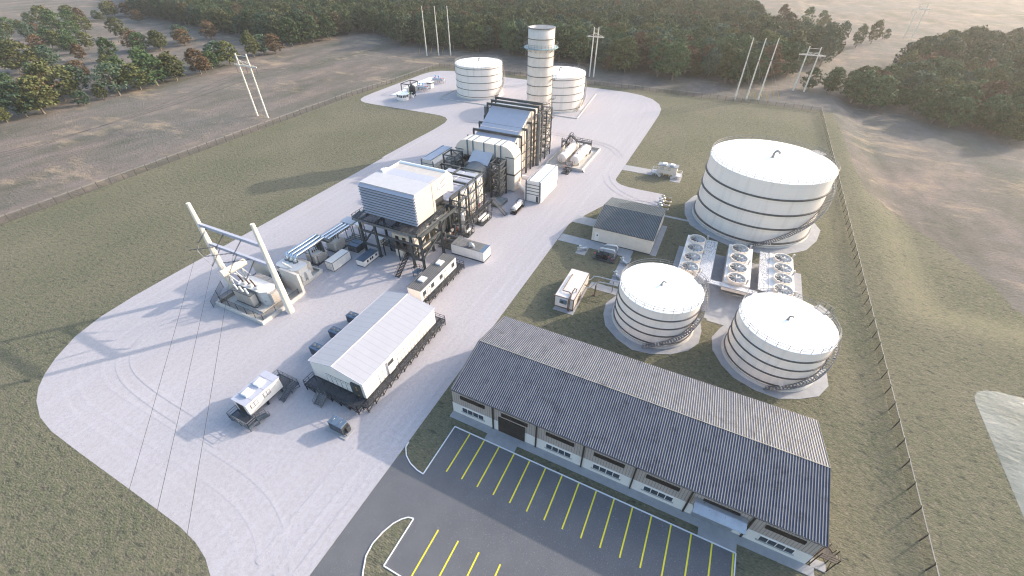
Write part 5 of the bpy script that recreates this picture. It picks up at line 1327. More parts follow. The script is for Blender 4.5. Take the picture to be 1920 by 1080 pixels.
m = MB(); m.stair((25.9,50.9,.05),(27.8,50.9,1.48), 1.7, (0,1,0), 7); m.build('flight', GALVD, t)
m = MB()
for x in np.linspace(30.8,51.2,8):
    for y in (44,49,54.5): m.box(x-.2,x+.2,y-.2,y+.2,0,1.3)
m.bar((30.3,43.3,1.35),(51.7,43.3,1.35), .2, .3); m.bar((30.3,55.0,1.35),(51.7,55.0,1.35), .2, .3)
for x in np.linspace(30.4,51.6,7): m.bar((x,43.3,1.35),(x,55,1.35), .2, .28)
m.build('stilt_frame', BLACKST, bpy.data.objects['switchgear_building'])
for x, lb in ((34.4,'nearest'),(39.5,'middle'),(44.6,'farthest')):
    t = thing('condenser_unit', lb+' of three blue grey units behind the white gable building', 'air unit', (x+1,59.6,0), 'blue grey units behind the gable building')
    m = MB(); m.bbox(x,x+1.6,58.6,61.1,.2,2.3,.06); m.build('casing', BLUEB, t)
    m = MB(); m.lathe([(.42,2.3),(.42,2.42),(.01,2.42)], x+.8, 59.3, 14); m.lathe([(.42,2.3),(.42,2.42),(.01,2.42)], x+.8, 60.4, 14); m.build('fan', GALVD, t)
    m = MB()
    for i in range(7): m.box(x-.03,x,58.8+i*.32,58.95+i*.32,.4,2.0)
    m.build('coil_fin', DARKB, t)
    m = MB(); m.box(x-.15,x+1.75,58.45,61.25,0,.2); m.build('plinth', CONC, t)

# ---------------------------------------------------------------- two small cabins with stair platforms
def stairplat(x0, x1, y0, y1, z, label, flight, rails, mats=(BLACKST, GRATED, GALVD), w_=1.0, side=(0,1,0)):
    t = thing('stair_platform', label, 'stair', ((x0+x1)/2,(y0+y1)/2,0))
    m = MB(); m.box(x0,x1,y0,y1,z-.08,z); m.build('floor', mats[1], t); m = MB()
    for a, b in (((x0,y0),(x1,y0)),((x0,y1),(x1,y1)),((x0,y0),(x0,y1)),((x1,y0),(x1,y1))): m.bar((*a,z-.12),(*b,z-.12), .1, .25)
    for x in (x0+.08,x1-.08):
        for y in (y0+.08,(y0+y1)/2,y1-.08): m.bar((x,y,0),(x,y,z), .12)
    m.bar((x0+.08,y0,.1),(x0+.08,(y0+y1)/2,z-.2), .07); m.bar((x0+.08,y1,.1),(x0+.08,(y0+y1)/2,z-.2), .07); m.bar((x1-.08,y0,.1),(x0+.08,y0,z-.2), .07)
    m.build('support_frame', mats[0], t); m = MB()
    for r_ in rails: m.rail([(x,y,z) for x,y in r_], r=.045, sp=1.2)
    m.build('hand_rail', mats[2], t)
    m = MB(); m.stair(flight[0], flight[1], w_, side, 7); m.build('flight', mats[0], t); return t
GREYST = paint('blue_grey_stair_steel', (.10,.125,.155), .5, .3, var=.15)
cabin(19.05,25.8,58.75,62.05,1.15,3.8,'short white cabin on blocks at the near left, two white roof units', PANEL, 0,
      [(19.75,21.0,2.35,3.25),(22.3,23.5,2.35,3.25)], [], [(21.0,60.5,.75,.75),(23.4,60.5,.75,.75)])
m = MB(); m.box(19.0,19.06,59.6,61.3,1.2,3.4); m.build('end_door', BROWN, bpy.data.objects['site_cabin.001'])
m = MB()
for x in (20.3,22.7,24.6): m.box(x-.02,x+.02,58.64,62.15,3.89,3.91)
m.build('roof_seam', STEEL2, bpy.data.objects['site_cabin.001'])
stairplat(17.2,19.0,57.0,62.0,1.15,'dark grey stair platform at the near end of the short white cabin',((20.9,57.4,.05),(18.9,57.4,1.13)),[[(19,57.9),(18.9,57.05),(17.25,57.05),(17.25,61.95),(19,61.95)]],(GREYST,GRATED,GALVD))
stairplat(25.9,27.7,57.0,62.0,1.15,'dark grey stair platform at the far end of the short white cabin',((23.8,57.4,.05),(25.9,57.4,1.13)),[[(26,57.05),(27.65,57.05),(27.65,61.95),(26,61.95)]],(GREYST,GRATED,GALVD))
# cabin on the lawn
t = thing('site_cabin', 'small beige cabin on posts alone on the lawn beside the path', 'cabin', (151.7,13,0))
m = MB(); m.box(150.2,153.0,9.85,16.25,1.0,3.5); m.build('body', CREAM, t)
m = MB(); m.box(150.05,153.15,9.7,16.4,3.5,3.58)
o = m.build('roof', DARKB, t)
m = MB()
for i in range(20): y = 9.72+i*.34; m.box(150.05,153.15,y,y+.16,3.58,3.66)
m.build('roof_rib', GALV, o)
for y in (11.0,13.6):
    m = MB(); m.bbox(150.9,152.3,y,y+1.5,3.66,4.15,.1); m.build('air_unit', ROOFW, t)
for y in (12.0,14.3):
    m = MB()
    for (p,q,r_,s_) in ((y,y+1.2,2.3,2.35),(y,y+1.2,3.05,3.1),(y,y+.05,2.3,3.1),(y+1.15,y+1.2,2.3,3.1),(y+.575,y+.625,2.3,3.1)): m.box(150.14,150.2,p,q,r_,s_)
    m.build('window_frame', BROWN, t)
m = MB()
for y in (10.2,12,14,15.9):
    for x in (150.4,152.8): m.bar((x,y,0),(x,y,1.0), .2)
m.box(150.3,152.9,10,16.1,.82,1.0); m.build('support_post', CREAM, t)
LG_ = paint('pale_stair_steel', (.62,.62,.63), .5, .2, var=.06)
stairplat(149.4,152.4,16.3,18.0,1.0,'pale stair platform at the left end of the beige lawn cabin',((149.2,14.7,.05),(149.9,16.4,.98)),[[(149.4,18),(149.4,17)],[(149.4,17.95),(152.3,17.95),(152.3,16.4)]],(LG_,GRATE,LG_),.9,(1,-.3,0))
stairplat(149.4,152.4,8.1,9.75,1.0,'pale stair platform at the right end of the beige lawn cabin',((149.0,11.3,.05),(149.9,9.7,.98)),[[(149.4,8.1),(152.3,8.1),(152.3,9.7)]],(LG_,GRATE,LG_),.9,(1,.3,0))

# ---------------------------------------------------------------- generator kiosk on a slab
t = thing('generator_set', 'small blue topped generator box on a pale slab in front of the gable building', 'generator', (24.3,44,0))
m = MB(); m.bbox(23.45,24.95,42.55,45.45,.15,2.0,.1); m.build('enclosure', DARKB, t)
m = MB(); m.bbox(23.4,25.0,42.5,45.5,2.0,2.14,.05)
for i in range(6): m.box(23.5,24.9,42.7+i*.46,42.85+i*.46,2.14,2.18)
m.build('lid', BLUEB, t)
m = MB()
for y in (43.2,44.7): m.tube([(24.0,y,2.15),(24.0,y,2.36),(24.4,y,2.36),(24.4,y,2.15)], .04, 6)
m.build('lifting_eye', GALV, t)
m = MB(); m.box(24.1,24.8,42.1,42.5,.2,1.4); m.bar((24.9,42.3,.15),(24.9,42.3,1.7), .08); m.tube([(23.6,42.45,.3),(23.6,41.9,.3)], .08, 6); m.build('side_cabinet', DARKB, t)
m = MB()
for i in range(5): m.box(23.43,23.45,42.8+i*.5,43.15+i*.5,.5,1.6)
m.build('intake_grille', GREYST, t)

# ---------------------------------------------------------------- long container with ribbed roof and bent duct
t = thing('equipment_container', 'long white container with ribbed grey roof and a bent silver duct', 'container', (78.6,50.1,0))
m = MB(); m.box(76.85,80.45,45.35,54.95,.35,3.1); m.build('body', WHITE, t)
m = MB(); m.box(76.8,80.5,45.3,55.0,0,.35); m.build('base_skid', STEEL, t)
m = MB(); m.box(76.8,80.5,46.5,55.0,3.1,3.16); m.build('roof', DARKB, t)
m = MB()
for i in range(27): y = 46.55+i*.31; m.box(76.8,80.5,y,y+.13,3.16,3.25)
m.build('roof_rib', RIBG, t)
m = MB(); m.box(76.8,80.5,45.3,46.5,3.1,3.2); m.build('plain_roof_end', BLUEB, t)
m = MB(); m.tube([(77.9,50.2,3.1),(77.9,50.2,3.6),(77.9,49.9,3.95),(77.9,49.4,4.0),(77.9,49.0,3.7),(77.9,48.9,3.2)], .42, 14); m.build('bent_duct', GALV, t)

# ---------------------------------------------------------------- white shipping container, windowed box, dark boxes
t = thing('shipping_container', 'white corrugated shipping container behind the transformer yard', 'container', (60.3,78.2,0))
m = MB(); m.box(57.25,63.35,77.0,79.45,.15,2.55); m.build('body', CORRW, t)
m = MB()
for i in range(20): x = 57.4+i*.3; m.box(x,x+.15,76.94,77.0,.3,2.45); m.box(x,x+.15,79.45,79.51,.3,2.45)
for i in range(8): y = 77.1+i*.3; m.box(57.4,63.2,y,y+.15,2.55,2.6)
m.build('corrugation', WHITE, t)
m = MB()
for x in (57.2,63.3):
    for y in (76.95,79.4): m.box(x,x+.12,y,y+.12,.1,2.62)
for y in (76.94,79.42): m.box(57.2,63.42,y,y+.1,.08,.2); m.box(57.2,63.42,y,y+.1,2.5,2.61)
for x in (57.18,63.32): m.box(x,x+.1,76.95,79.5,2.5,2.61); m.box(x,x+.1,76.95,79.5,.08,.2)
m.build('corner_frame', STEEL2, t)
m = MB()
for y in (77.5,78.0,78.5,79.0): m.bar((57.17,y,.2),(57.17,y,2.5), .05)
m.build('lock_bar', GALV, t)
m = MB()
for y in (77.06,78.24): m.box(57.2,57.25,y,y+1.14,.22,2.48)
m.build('door', WHITE, t)
t = thing('equipment_cabin', 'low white cabin with dark slatted roof and four small dark windows', 'cabin', (64.8,72.6,0))
m = MB(); m.box(61.95,67.5,71.4,73.9,.2,1.75); m.build('body', WHITE, t)
m = MB(); m.box(61.9,67.55,71.35,73.95,1.75,1.8); m.box(61.9,67.55,71.4,73.9,.02,.2); m.build('roof', DARKB, t)
m = MB()
for i in range(24): x = 61.95+i*.235; m.box(x,x+.1,71.36,73.94,1.8,1.88)
m.build('roof_slat', BLUEB, t)
for a in (63.1,64.2,64.9,66.3):
    m = MB(); m.box(a,a+.55,71.36,71.42,.85,1.5); m.build('window', GLASS, t)
for x, lb in ((66.0,'left one of a pair of dark cabinets beside the intake legs'),(67.55,'right one of a pair of dark cabinets beside the intake legs')):
    t = thing('dark_cabinet', lb, 'cabinet', (x+.7,78.8,0)); m = MB(); m.bbox(x,x+1.4,77.2,80.4,.15,2.0,.06); m.build('casing', DARKB, t)
    m = MB(); m.box(x+.03,x+1.37,77.25,80.35,2.0,2.04); m.build('lid', BLUEB, t)
    m = MB(); m.box(x-.1,x+1.5,77.05,80.55,0,.15); m.build('plinth', CONC, t)
    m = MB()
    for i in range(3): m.box(x-.03,x,77.4+i*1.0,78.2+i*1.0,.4,1.7)
    m.build('panel', STEEL2, t)
# ---------------------------------------------------------------- transformer yard
t = thing('bund_wall', 'low concrete wall in a rectangle round the near transformer', 'wall', (42,84.5,0))
m = MB(); x0, x1, y0, y1 = 36.1, 47.4, 76.8, 92.0; th = .4; hh = .85
m.box(x0,x0+th,y0,y1,0,hh); m.box(x0+th,x1,y0,y0+th,0,hh-.003); m.box(x0+th,x1,y1-th,y1,0,hh-.003); m.box(x0+th,x1,y0+th,y1-th,-.05,.03); m.build('wall', CONC, t)
t = thing('bund_wall', 'low concrete wall round the second transformer behind the fire wall', 'wall', (52,85,0))
m = MB(); m.box(48.2,56.0,79.4,79.8,0,.85); m.box(55.6,56.0,79.8,88,0,.847); m.box(48.2,55.6,87.6,88,0,.85); m.box(48.2,55.6,79.8,87.6,-.05,.03); m.build('wall', CONC, t)
t = thing('fire_wall', 'plain concrete fire wall with a gap between the two large transformers', 'wall', (47.6,84,0))
m = MB(); m.box(47.4,48.0,76.9,82.6,0,5.7); m.box(47.4,48.0,86.0,92.3,0,5.7); m.box(47.4,48.0,82.6,86.0,0,3.4); m.build('wall', CONC, t)
m = MB(); m.box(47.3,48.1,82.6,86.0,3.4,3.5); m.tube([(46.6,83.6,3.6),(49,83.6,3.6)], .28, 10); m.tube([(46.6,84.9,3.6),(49,84.9,3.6)], .28, 10); m.box(46.2,46.9,82.8,85.6,3.3,3.55); m.build('pipe_sleeve', GREYST, t)
m = MB(); m.cyl((46.5,84.2,3.6),(46.5,84.2,5.3), .22, n=10); m.cyl((46.5,84.2,5.3),(46.5,83.9,5.6), .4, .3, 10); m.build('bushing', WCERAM, t)
def radiator(m, x0, x1, y0, y1, z0, z1, n, alongx):
    for i in range(n):
        if alongx: a = x0+(x1-x0)*i/n; m.box(a,a+(x1-x0)/n*.6,y0,y1,z0,z1)
        else: a = y0+(y1-y0)*i/n; m.box(x0,x1,a,a+(y1-y0)/n*.6,z0,z1)
t = thing('power_transformer', 'large grey power transformer in the near bund with three brown bushings', 'transformer', (42.2,84,0))
P = [(40.6,81.2),(41.4,80.0),(43.2,79.8),(44.0,80.8),(44.0,88.0),(43.2,88.9),(41.6,88.9),(40.6,88.2)]
m = MB(); m.prism(P, .5, 4.1); m.prism([(x+(x-42.2)*.06,y+(y-84.3)*.025) for x,y in P], 4.0, 4.16)
for q in (1.5,2.8):
    m.prism([(x+(x-42.2)*.05,y+(y-84.3)*.02) for x,y in P], q, q+.12)
m.build('tank', TRANSF, t)
m = MB()
for k in range(5):
    y = 82.6+k*1.15; radiator(m, 38.9, 40.2, y, y+.95, .8, 3.7, 5, False)
m.build('front_radiator', TRANSB, t)
m = MB(); m.box(38.9,40.5,82.4,88.5,3.75,3.85); m.bar((39.0,82.3,3.8),(39.0,88.6,3.8), .25); m.bar((40.2,82.3,3.8),(40.2,88.6,3.8), .25); m.box(38.8,40.4,82.4,88.4,.5,.75); m.cyl((38.9,82.3,.8),(40.2,82.3,.8), .28, n=10); m.build('radiator_header', STEEL2, t)
m = MB()
for k in range(5): y = 81.4+k*1.45; radiator(m, 44.5, 45.9, y, y+1.2, .9, 3.7, 6, False)
m.build('rear_radiator', TRANSB, t)
m = MB(); radiator(m, 41.5, 43.4, 78.9, 79.8, 1.0, 3.8, 9, True); m.build('side_radiator', TRANSB, t)
for y in (82.9,84.9,86.9):
    m = MB(); m.cyl((41.4,y,4.1),(41.2,y,4.9), .52, n=14); b = m.build('bushing_turret', TRANSF, t)
    insul((41.2,y,4.9),(40.75,y,7.1), t, CERAM)
    m = MB(); m.cyl((40.75,y,7.1),(40.68,y,7.45), .1, n=8); m.build('terminal', GALV, b)
for y in (83.6,85.3,87.0):
    m = MB(); m.cyl((39.4,y,3.9),(39.2,y,5.5), .2, n=10); m.build('surge_arrester', WCERAM, t)
m = MB(); m.cyl((39.9,91.6,6.2),(45.6,91.2,6.2), .85, n=22)
m.build('oil_conservator', CREAM, t)
m = MB()
for x in (41.2,44.3): m.bar((x,91.2,.2),(x,91.2,5.4), .25); m.bar((x,88.8,4),(x,91.2,5.2), .2)
m.tube([(42.5,90.6,5.6),(42.5,89.2,4.6),(42.5,88.4,4.2)], .13, 8); m.build('conservator_frame', TRANSF, t)
m = MB(); m.box(38.7,46.2,80,89,.05,.5); m.build('foundation', CONC, t)
m = MB(); m.box(40.56,40.6,80.6,80.9,1.6,1.9)
for k in range(5): m.box(41.9+k*.35,42.0+k*.35,79.72,79.84,1.2+k*.05,1.35+k*.05)
m.build('name_plate', GALV, t)
t = thing('mesh_fence', 'black wire mesh fence inside the near transformer wall', 'fence', (42,84,0))
m = MB(); f_ = MB(); Q = [(37.0,77.6),(37.0,91.0),(35.6,91.8),(35.2,92.4)]
pts = [((46.8,77.6),(37.0,77.6)),((37.0,77.6),(37.0,91.4)),((37.0,91.4),(46.8,91.4)),((35.2,91.6),(41,96.2))]
for a, b in pts:
    m.poly([(*a,.1),(*b,.1),(*b,1.95),(*a,1.95)]); f_.bar((*a,1.95),(*b,1.95), .05); n = max(2,int(math.dist(a,b)/2.6))
    for i in range(n+1): q = (a[0]+(b[0]-a[0])*i/n, a[1]+(b[1]-a[1])*i/n); f_.bar((*q,0),(*q,2.1), .08)
m.build('mesh_panel', CHAIND, t); f_.build('fence_post', BLACKST, t)
t = thing('power_transformer', 'second grey transformer with silver ducts on top, behind the fire wall', 'transformer', (51,83,0))
m = MB(); P = [(49.4,80.8),(50.2,80.0),(52.6,80.0),(53.2,80.8),(53.2,86.2),(52.4,86.9),(50.2,86.9),(49.4,86.2)]; m.prism(P, .4, 4.2); m.prism([(x+(x-51.3)*.05,y+(y-83.4)*.03) for x,y in P], 4.15, 4.3); m.build('tank', TRANSF, t)
m = MB(); radiator(m, 53.4, 54.6, 81, 86.5, .8, 3.6, 16, False); radiator(m, 48.3, 49.3, 81, 86.5, .8, 3.9, 16, False); m.build('radiator', TRANSB, t)
m = MB(); m.box(50.2,51.0,79.7,80.05,.6,2.6); m.box(51.5,52.7,79.3,80.05,.7,2.9); m.box(50.35,50.85,79.66,79.72,1.7,2.2); m.build('control_box', TRANSF, t)
m = MB(); m.cyl((50.2,82.2,4.3),(49.2,83.0,6.0), .28, n=12); m.cyl((49.2,83.0,6.0),(49.1,83.1,6.2), .2, n=10); m.build('bushing', WCERAM, t)
# silver phase ducts
t = thing('phase_duct', 'three bright silver pipes running from the second transformer to the intake house', 'duct', (62,84,0))
for k in range(3):
    y = 83.0+k*1.35; yb = 81.9+k*1.2
    m = MB(); m.tube([(52.2,y,4.3),(52.2,y,5.0),(52.4,y,5.5),(53.0,y,5.75),(61.8,y,5.75)], .42, 16); m.build('near_run', CHROME, t)
    m = MB(); m.tube([(62.0,yb,5.35),(70.2,yb,5.35)], .42, 16); m.build('far_run', CHROME, t)
    m = MB(); m.cyl((52.2,y,4.2),(52.2,y,4.55), .62, n=16); m.build('flange', STEEL2, t)
    m = MB(); m.cyl((60.5,82.9+k*.75,2.3),(60.5,83.2+k*1.1,5.5), .32, n=12); m.build('down_leg', STEEL, t)
m = MB(); m.box(61.5,62.6,81.3,86.3,4.75,5.45); m.build('link_box', STEEL2, t)
m = MB()
for x in (55.5,58.5,65,68.5): m.bar((x,81.4 if x > 60 else 82.4,5.0),(x,85.4 if x > 60 else 86.4,5.0), .2); 
for x in (57,66.5): m.bar((x,83.6,0),(x,83.6,5.2), .2)
m.build('support_bar', STEEL2, t)
t = thing('duct_hood', 'flat pale hood over the end of the silver pipes beside the intake deck', 'hood', (71,83,0))
m = MB(); m.box(69.8,72.6,81.2,85.0,5.75,5.95); m.box(70.0,72.5,81.4,84.8,5.2,5.75); m.build('hood', PALE, t)
m = MB(); m.bbox(70.6,72.2,79.4,80.9,4.4,5.6,.1); m.build('side_box', CREAM, t)
m = MB(); m.box(70.5,72.3,79.3,81.0,5.6,5.68); m.build('side_box_lid', ROOFW, t)
m = MB()
for x in (70.3,72.3):
    for y in (79.5,81.6,84.6): m.bar((x,y,0),(x,y,5.2), .16)
m.tube([(72.6,82.6,5.6),(76,81.0,7.6),(76,78,8.6)], .35, 12); m.tube([(72.6,83.6,5.6),(75.2,82.6,6.8)], .35, 12); m.build('leg', STEEL2, t)
t = thing('steel_grille_floor', 'row of dark steel beams lying under the silver pipe hood', 'platform', (70.5,82,0))
m = MB()
for i in range(6): m.bar((68.8+i*.75,79.8,.55),(68.8+i*.75,84.6,.55), .25, .2)
m.bar((68.7,80.2,.4),(72.7,80.2,.4), .2); m.bar((68.7,84.2,.4),(72.7,84.2,.4), .2)
for x in (68.8,72.6):
    for y in (80.2,84.2): m.bar((x,y,0),(x,y,1.6), .14)
m.build('beam', STEEL2, t)
def auxtx(x0, x1, y0, y1, z, label):
    t = thing('small_transformer', label, 'transformer', ((x0+x1)/2,(y0+y1)/2,0)); xm = (x0+x1)/2; ym = (y0+y1)/2
    m = MB(); m.bbox(x0+.7,x1-.7,y0+.5,y1-.5,.3,z,.08); m.build('tank', TRANSB, t)
    m = MB(); radiator(m, x0, x0+.65, y0+.4, y1-.4, .4, z-.1, 11, False); radiator(m, x1-.65, x1, y0+.4, y1-.4, .4, z-.1, 11, False); radiator(m, x0+.8, x1-.8, y0, y0+.45, .4, z-.15, 10, True)
    m.build('radiator', TRANSB, t)
    m = MB(); m.box(x0-.1,x1+.1,y0-.1,y1+.1,.02,.3); m.build('base', STEEL, t)
    for k in range(3):
        m = MB(); m.cyl((xm-.6+k*.6,ym+.3,z),(xm-.6+k*.6,ym+.3,z+.8), .17, .1, 10); m.build('bushing', CERAM, t)
    m = MB(); m.rail([(x0-.6,y0-.8,0),(x0-.6,y1+.6,0)], h=1.3, sp=1.1); m.build('guard_rail', GALVD, t); return t
auxtx(57.4,61.4,82.6,86.6,2.6,'nearer beige finned transformer under the silver pipes')
auxtx(63.8,67.6,82.3,86.0,2.7,'farther beige finned transformer under the silver pipes')
m = MB()
t = thing('marshalling_box', 'pale cabinet with dark top band beside the left intake legs', 'cabinet', (72,74,0))
m.box(71.3,72.7,73.2,75.0,.1,1.9); m.build('casing', CREAM, t); m = MB(); m.box(71.2,72.8,73.1,75.1,2.15,2.3); m.build('lid', ROOFW, t); m = MB(); m.box(71.35,72.65,73.25,74.95,1.9,2.15); m.build('band', DARKB, t)

# gantry with two tapering posts
t = thing('line_gantry', 'tall pale gantry of two tapering posts and two blue grey crossbeams', 'gantry', (41.85,84.6,0))
for y in (94.1,75.1):
    m = MB(); m.tube([(41.85,y,-.2),(41.85,y,22.4)], [.85,.42], 8, smooth=False); m.build('post', POLE, t)
for z, lb in ((17.4,1),(12.6,2)):
    m = MB(); m.box(41.55,42.15,75.3,93.9,z-.35,z+.35); m.build('crossbeam', BEAM if False else PANEL, t)
for y in (91.6,85.4,79.4):
    pass
WY = (91.5, 86.2, 80.9)
for y in WY: insul((41.5,y,17.2),(39.0,y+.3,15.0), t)
for y in WY:
    insul((41.5,y,12.6),(37.6,y+2.6,13.4), t); insul((41.6,y-1.2,12.5),(38.6,y-1.2,9.8), t)
m = MB()
for y, b in zip(WY, (86.9,84.9,82.9)):
    m.tube([(39.0,y+.3,14.9),(38.2,y+.6,13.4),(38.6,y-1.2,9.7)], .045, 5); m.tube([(38.6,y-1.2,9.7),(39.6,b+.4,8.6),(40.7,b,7.4)], .045, 5)
m.build('jumper_wire', GALV, t)
for y, lb in zip(WY, ('left','middle','right')):
    wire((39.0,y+.3,14.9),(-62,y-112,16.0), lb+' one of three thin conductors from the gantry crossing the pale yard', 1.0, .028, 'gantry conductors')

# ---------------------------------------------------------------- treatment container on its slab, pipe rack to the nearer left tank
t = thing('treatment_container', 'white corrugated plant container with roof pipes on a slab on the lawn', 'container', (75,20.9,0))
x0, x1, y0, y1 = 69.3, 80.5, 18.6, 23.2
m = MB(); m.box(x0+.1,x1-.1,y0+.1,y1-.1,.25,3.1); m.build('body', CORRW, t)
m = MB()
for i in range(15): y = y0+.2+i*.3; m.box(x0+.04,x0+.1,y,y+.15,.4,3.0)
for i in range(36): x = x0+.25+i*.3; m.box(x,x+.15,y0+.04,y0+.1,.4,3.0); m.box(x,x+.16,y0+.15,y1-.15,3.1,3.16)
m.build('corrugation', WHITE, t)
m = MB()
for x in (x0,x1-.22):
    for y in (y0,y1-.22): m.box(x,x+.22,y,y+.22,.06,3.2)
for y in (y0,y1-.18): m.box(x0,x1,y,y+.18,.1,.3); m.box(x0+.2,x1-.2,y,y+.14,3.0,3.14)
for x in (x0,x1-.16): m.box(x,x+.16,y0+.2,y1-.2,.1,.3); m.box(x,x+.14,y0+.2,y1-.2,3.0,3.14)
m.build('corner_frame', RUST, t)
m = MB(); m.tube([(77.8,22.0,3.2),(77.8,22.0,3.5),(71.2,22.0,3.5),(71.2,20.3,3.5)], .11, 8); m.tube([(71.2,20.3,3.5),(70.6,19.8,3.5),(69.1,19.8,3.3),(69.0,19.8,.1)], .11, 8); m.tube([(72.2,19.2,3.2),(72.4,19.2,3.9),(72.2,19.5,4.2),(71.6,19.8,3.5),(69.0,19.5,3.3),(68.9,19.5,.1)], .12, 8); m.tube([(76.8,18.6,2.2),(76.8,17.8,2.2)], .12, 8)
for k in range(4): m.tube([(71.5+k*.6,18.4,.4),(71.5+k*.6,18.4,1.6+.2*k),(71.9+k*.6,18.5,1.8+.2*k)], .07, 6)
m.build('pipework', RUST, t)
m = MB(); m.box(68.95,69.3,20.2,21.8,1.6,2.5); m.build('air_unit', TRIM, t)
m = MB(); m.cyl((68.95,21.2,2.05),(68.9,21.2,2.05), .36, n=16); m.build('air_unit_fan', DARKB, t)
m = MB(); m.cyl((72.8,23.3,2.0),(72.8,23.6,2.0), .2, n=10); m.build('red_lamp_housing', REDB, t)
t = thing('pipe_rack', 'two silver pipes on rusty posts from the plant container to the tank', 'pipe rack', (79,14.5,0))
m = MB(); m.tube([(79.2,18.4,2.0),(79.4,17.9,2.2),(79.6,17.3,3.2),(79.7,16.5,3.3),(80.0,10.6,3.3)], .13, 10); m.tube([(77.2,18.5,1.2),(77.4,17.6,1.2),(77.8,17.2,1.4),(78.3,16.6,2.4),(79.0,15.5,2.5),(79.4,10.6,2.5)], .13, 10); m.build('pipe', GALV, t)
m = MB(); m.box(76.7,77.0,15.8,16.1,0,3.0); m.bar((76.8,15.95,2.9),(80,15.95,3.0), .18); m.box(76.5,77.2,15.6,16.3,0,.15); m.bar((79.6,12.6,0),(79.6,12.6,3.2), .14); m.build('post', RUST, t)

# small pumps and the pump skid on the lawn walks
def pump(x, y, label, rz=0, sc=1.0):
    t = thing('water_pump', label, 'pump', (x,y,.06), 'small silver pumps'); 
    m = MB(); m.box(x-.3,x+.3,y-.9,y+.9,.06,.22); m.build('base', GALV, t)
    m = MB(); m.cyl((x,y-.7,.55),(x,y+.2,.55), .26, n=14); m.cyl((x,y-.85,.55),(x,y-.7,.55), .32, n=14); m.build('motor', GALV, t)
    m = MB(); m.cyl((x-.18,y+.5,.5),(x+.18,y+.5,.5), .36, n=14); m.cyl((x,y+.5,.5),(x,y+.5,1.35), .13, n=10); m.cyl((x,y+.5,1.2),(x,y+.5,1.3), .24, n=10); m.tube([(x,y+.5,.9),(x,y+1.1,.9)], .1, 8); m.build('casing', GALVL, t)
    t.rotation_euler = (0,0,rz); t.scale = (1.35,1.35,1.35); return t
pump(93.2,24.5,'small silver pump on its own slab at the corner of the path',.6)
pump(92.0,12.9,'small silver pump on the narrow path, nearer the black pump set',-.5)
pump(85.5,12.9,'small silver pump on the narrow path, nearer the white tank',-.5)
for k, y in enumerate(((126.0),(128.8),(131.4))):
    t = thing('booster_pump', ('nearest','middle','farthest')[k]+' of three pale pump sets behind the pump house', 'pump', (y,9.3,0), 'pump sets behind the pump house'); x = y
    m = MB(); m.box(x-.55,x+.55,7.8,11.3,0,.2); m.build('base', CONC, t)
    m = MB(); m.cyl((x,8.1,.75),(x,9.6,.75), .42, n=14); m.build('motor', YELLOWM if False else BRASS, t)
    m = MB(); m.cyl((x-.3,10.3,.75),(x+.3,10.3,.75), .55, n=14); m.tube([(x,10.3,1.2),(x,10.3,1.8),(x,11.6,1.8)], .16, 8); m.tube([(x,9.0,1.3),(x,8.2,1.5)], .14, 8); m.cyl((x,10.9,.75),(x,11.8,.75), .2, n=10); m.build('casing', GALVL, t)
t = thing('pump_skid', 'black pump set with silver looped pipes on the lawn by the pump house', 'pump skid', (92.5,18,0))
m = MB(); m.box(90.8,94.2,15.3,20.9,.03,.35); m.build('base_frame', DARKB, t)
m = MB(); m.cyl((92,18.6,1.0),(92,20.3,1.0), .55, n=16); m.box(91.4,92.8,17.2,18.5,.35,1.7); m.cyl((93,18.6,.9),(93,20,.9), .45, n=14); m.build('engine', BLACKST, t)
m = MB(); m.tube([(92.2,19.8,1.2),(92.2,19.8,2.6),(92.3,19.5,2.9),(92.6,16.2,2.9),(92.6,15.8,2.6),(92.6,15.8,.4)], .18, 10); m.tube([(93.6,19.0,1),(93.6,18.8,3.0),(93.9,18.4,3.3),(94.2,15.9,3.3),(94.2,15.6,3.0),(94.2,15.6,.3)], .2, 10); m.tube([(92.9,19.2,2.7),(93,16.0,2.7),(93,15.9,.4)], .12, 8); m.build('silver_pipe', GALVL, t)
m = MB()
for x, y, z in ((91.3,20.5,1.5),(91.5,17.0,1.2),(92.8,15.6,1.4),(91.3,16.0,.9)): m.cyl((x,y,z),(x,y,z+.2), .18, n=8)
m.build('valve_wheel', REDB, t)
m = MB(); m.rail([(90.9,15.4,.35),(94.1,15.4,.35)], h=1.8, sp=1.1, r=.05)
for k in range(5): m.box(91.2+k*.5,91.5+k*.5,15.8,16.3,.35,.8+.1*k)
m.build('pipe_frame', STEEL2, t)

# ---------------------------------------------------------------- far corner: guard hut, gas skids, black vessel, saw edged white slabs
t = thing('guard_hut', 'small white octagonal hut with windows in the far yard corner', 'hut', (185.6,153.4,0))
P = [(183.6,153.8),(183.7,151.6),(185.2,150.5),(187.2,150.6),(188.2,152.0),(188.0,155.0),(186.6,156.2),(184.6,156.0)]
c_ = (186,153.3); sc_ = lambda k: [(c_[0]+(x-c_[0])*k, c_[1]+(y-c_[1])*k) for x,y in P]
m = MB(); m.prism(P, 0, 1.5); m.prism(sc_(.985), 2.6, 2.9); m.build('wall', WHITE, t)
m = MB(); m.prism(sc_(.96), 1.5, 2.6); m.build('window_band', GLASS, t)
m = MB()
for x, y in sc_(.985): m.bar((x,y,1.5),(x,y,2.6), .28)
for (a, b) in zip(sc_(.985), sc_(.985)[1:]): m.bar(((a[0]+b[0])/2,(a[1]+b[1])/2,1.5),((a[0]+b[0])/2,(a[1]+b[1])/2,2.6), .14)
m.build('window_post', WHITE, t)
m = MB(); m.prism(sc_(1.22), 2.9, 3.1); m.build('roof', ROOFW, t)
m = MB(); m.box(182.4,183.2,152.4,154.4,-.05,.05); m.build('door_step', CONC, t)
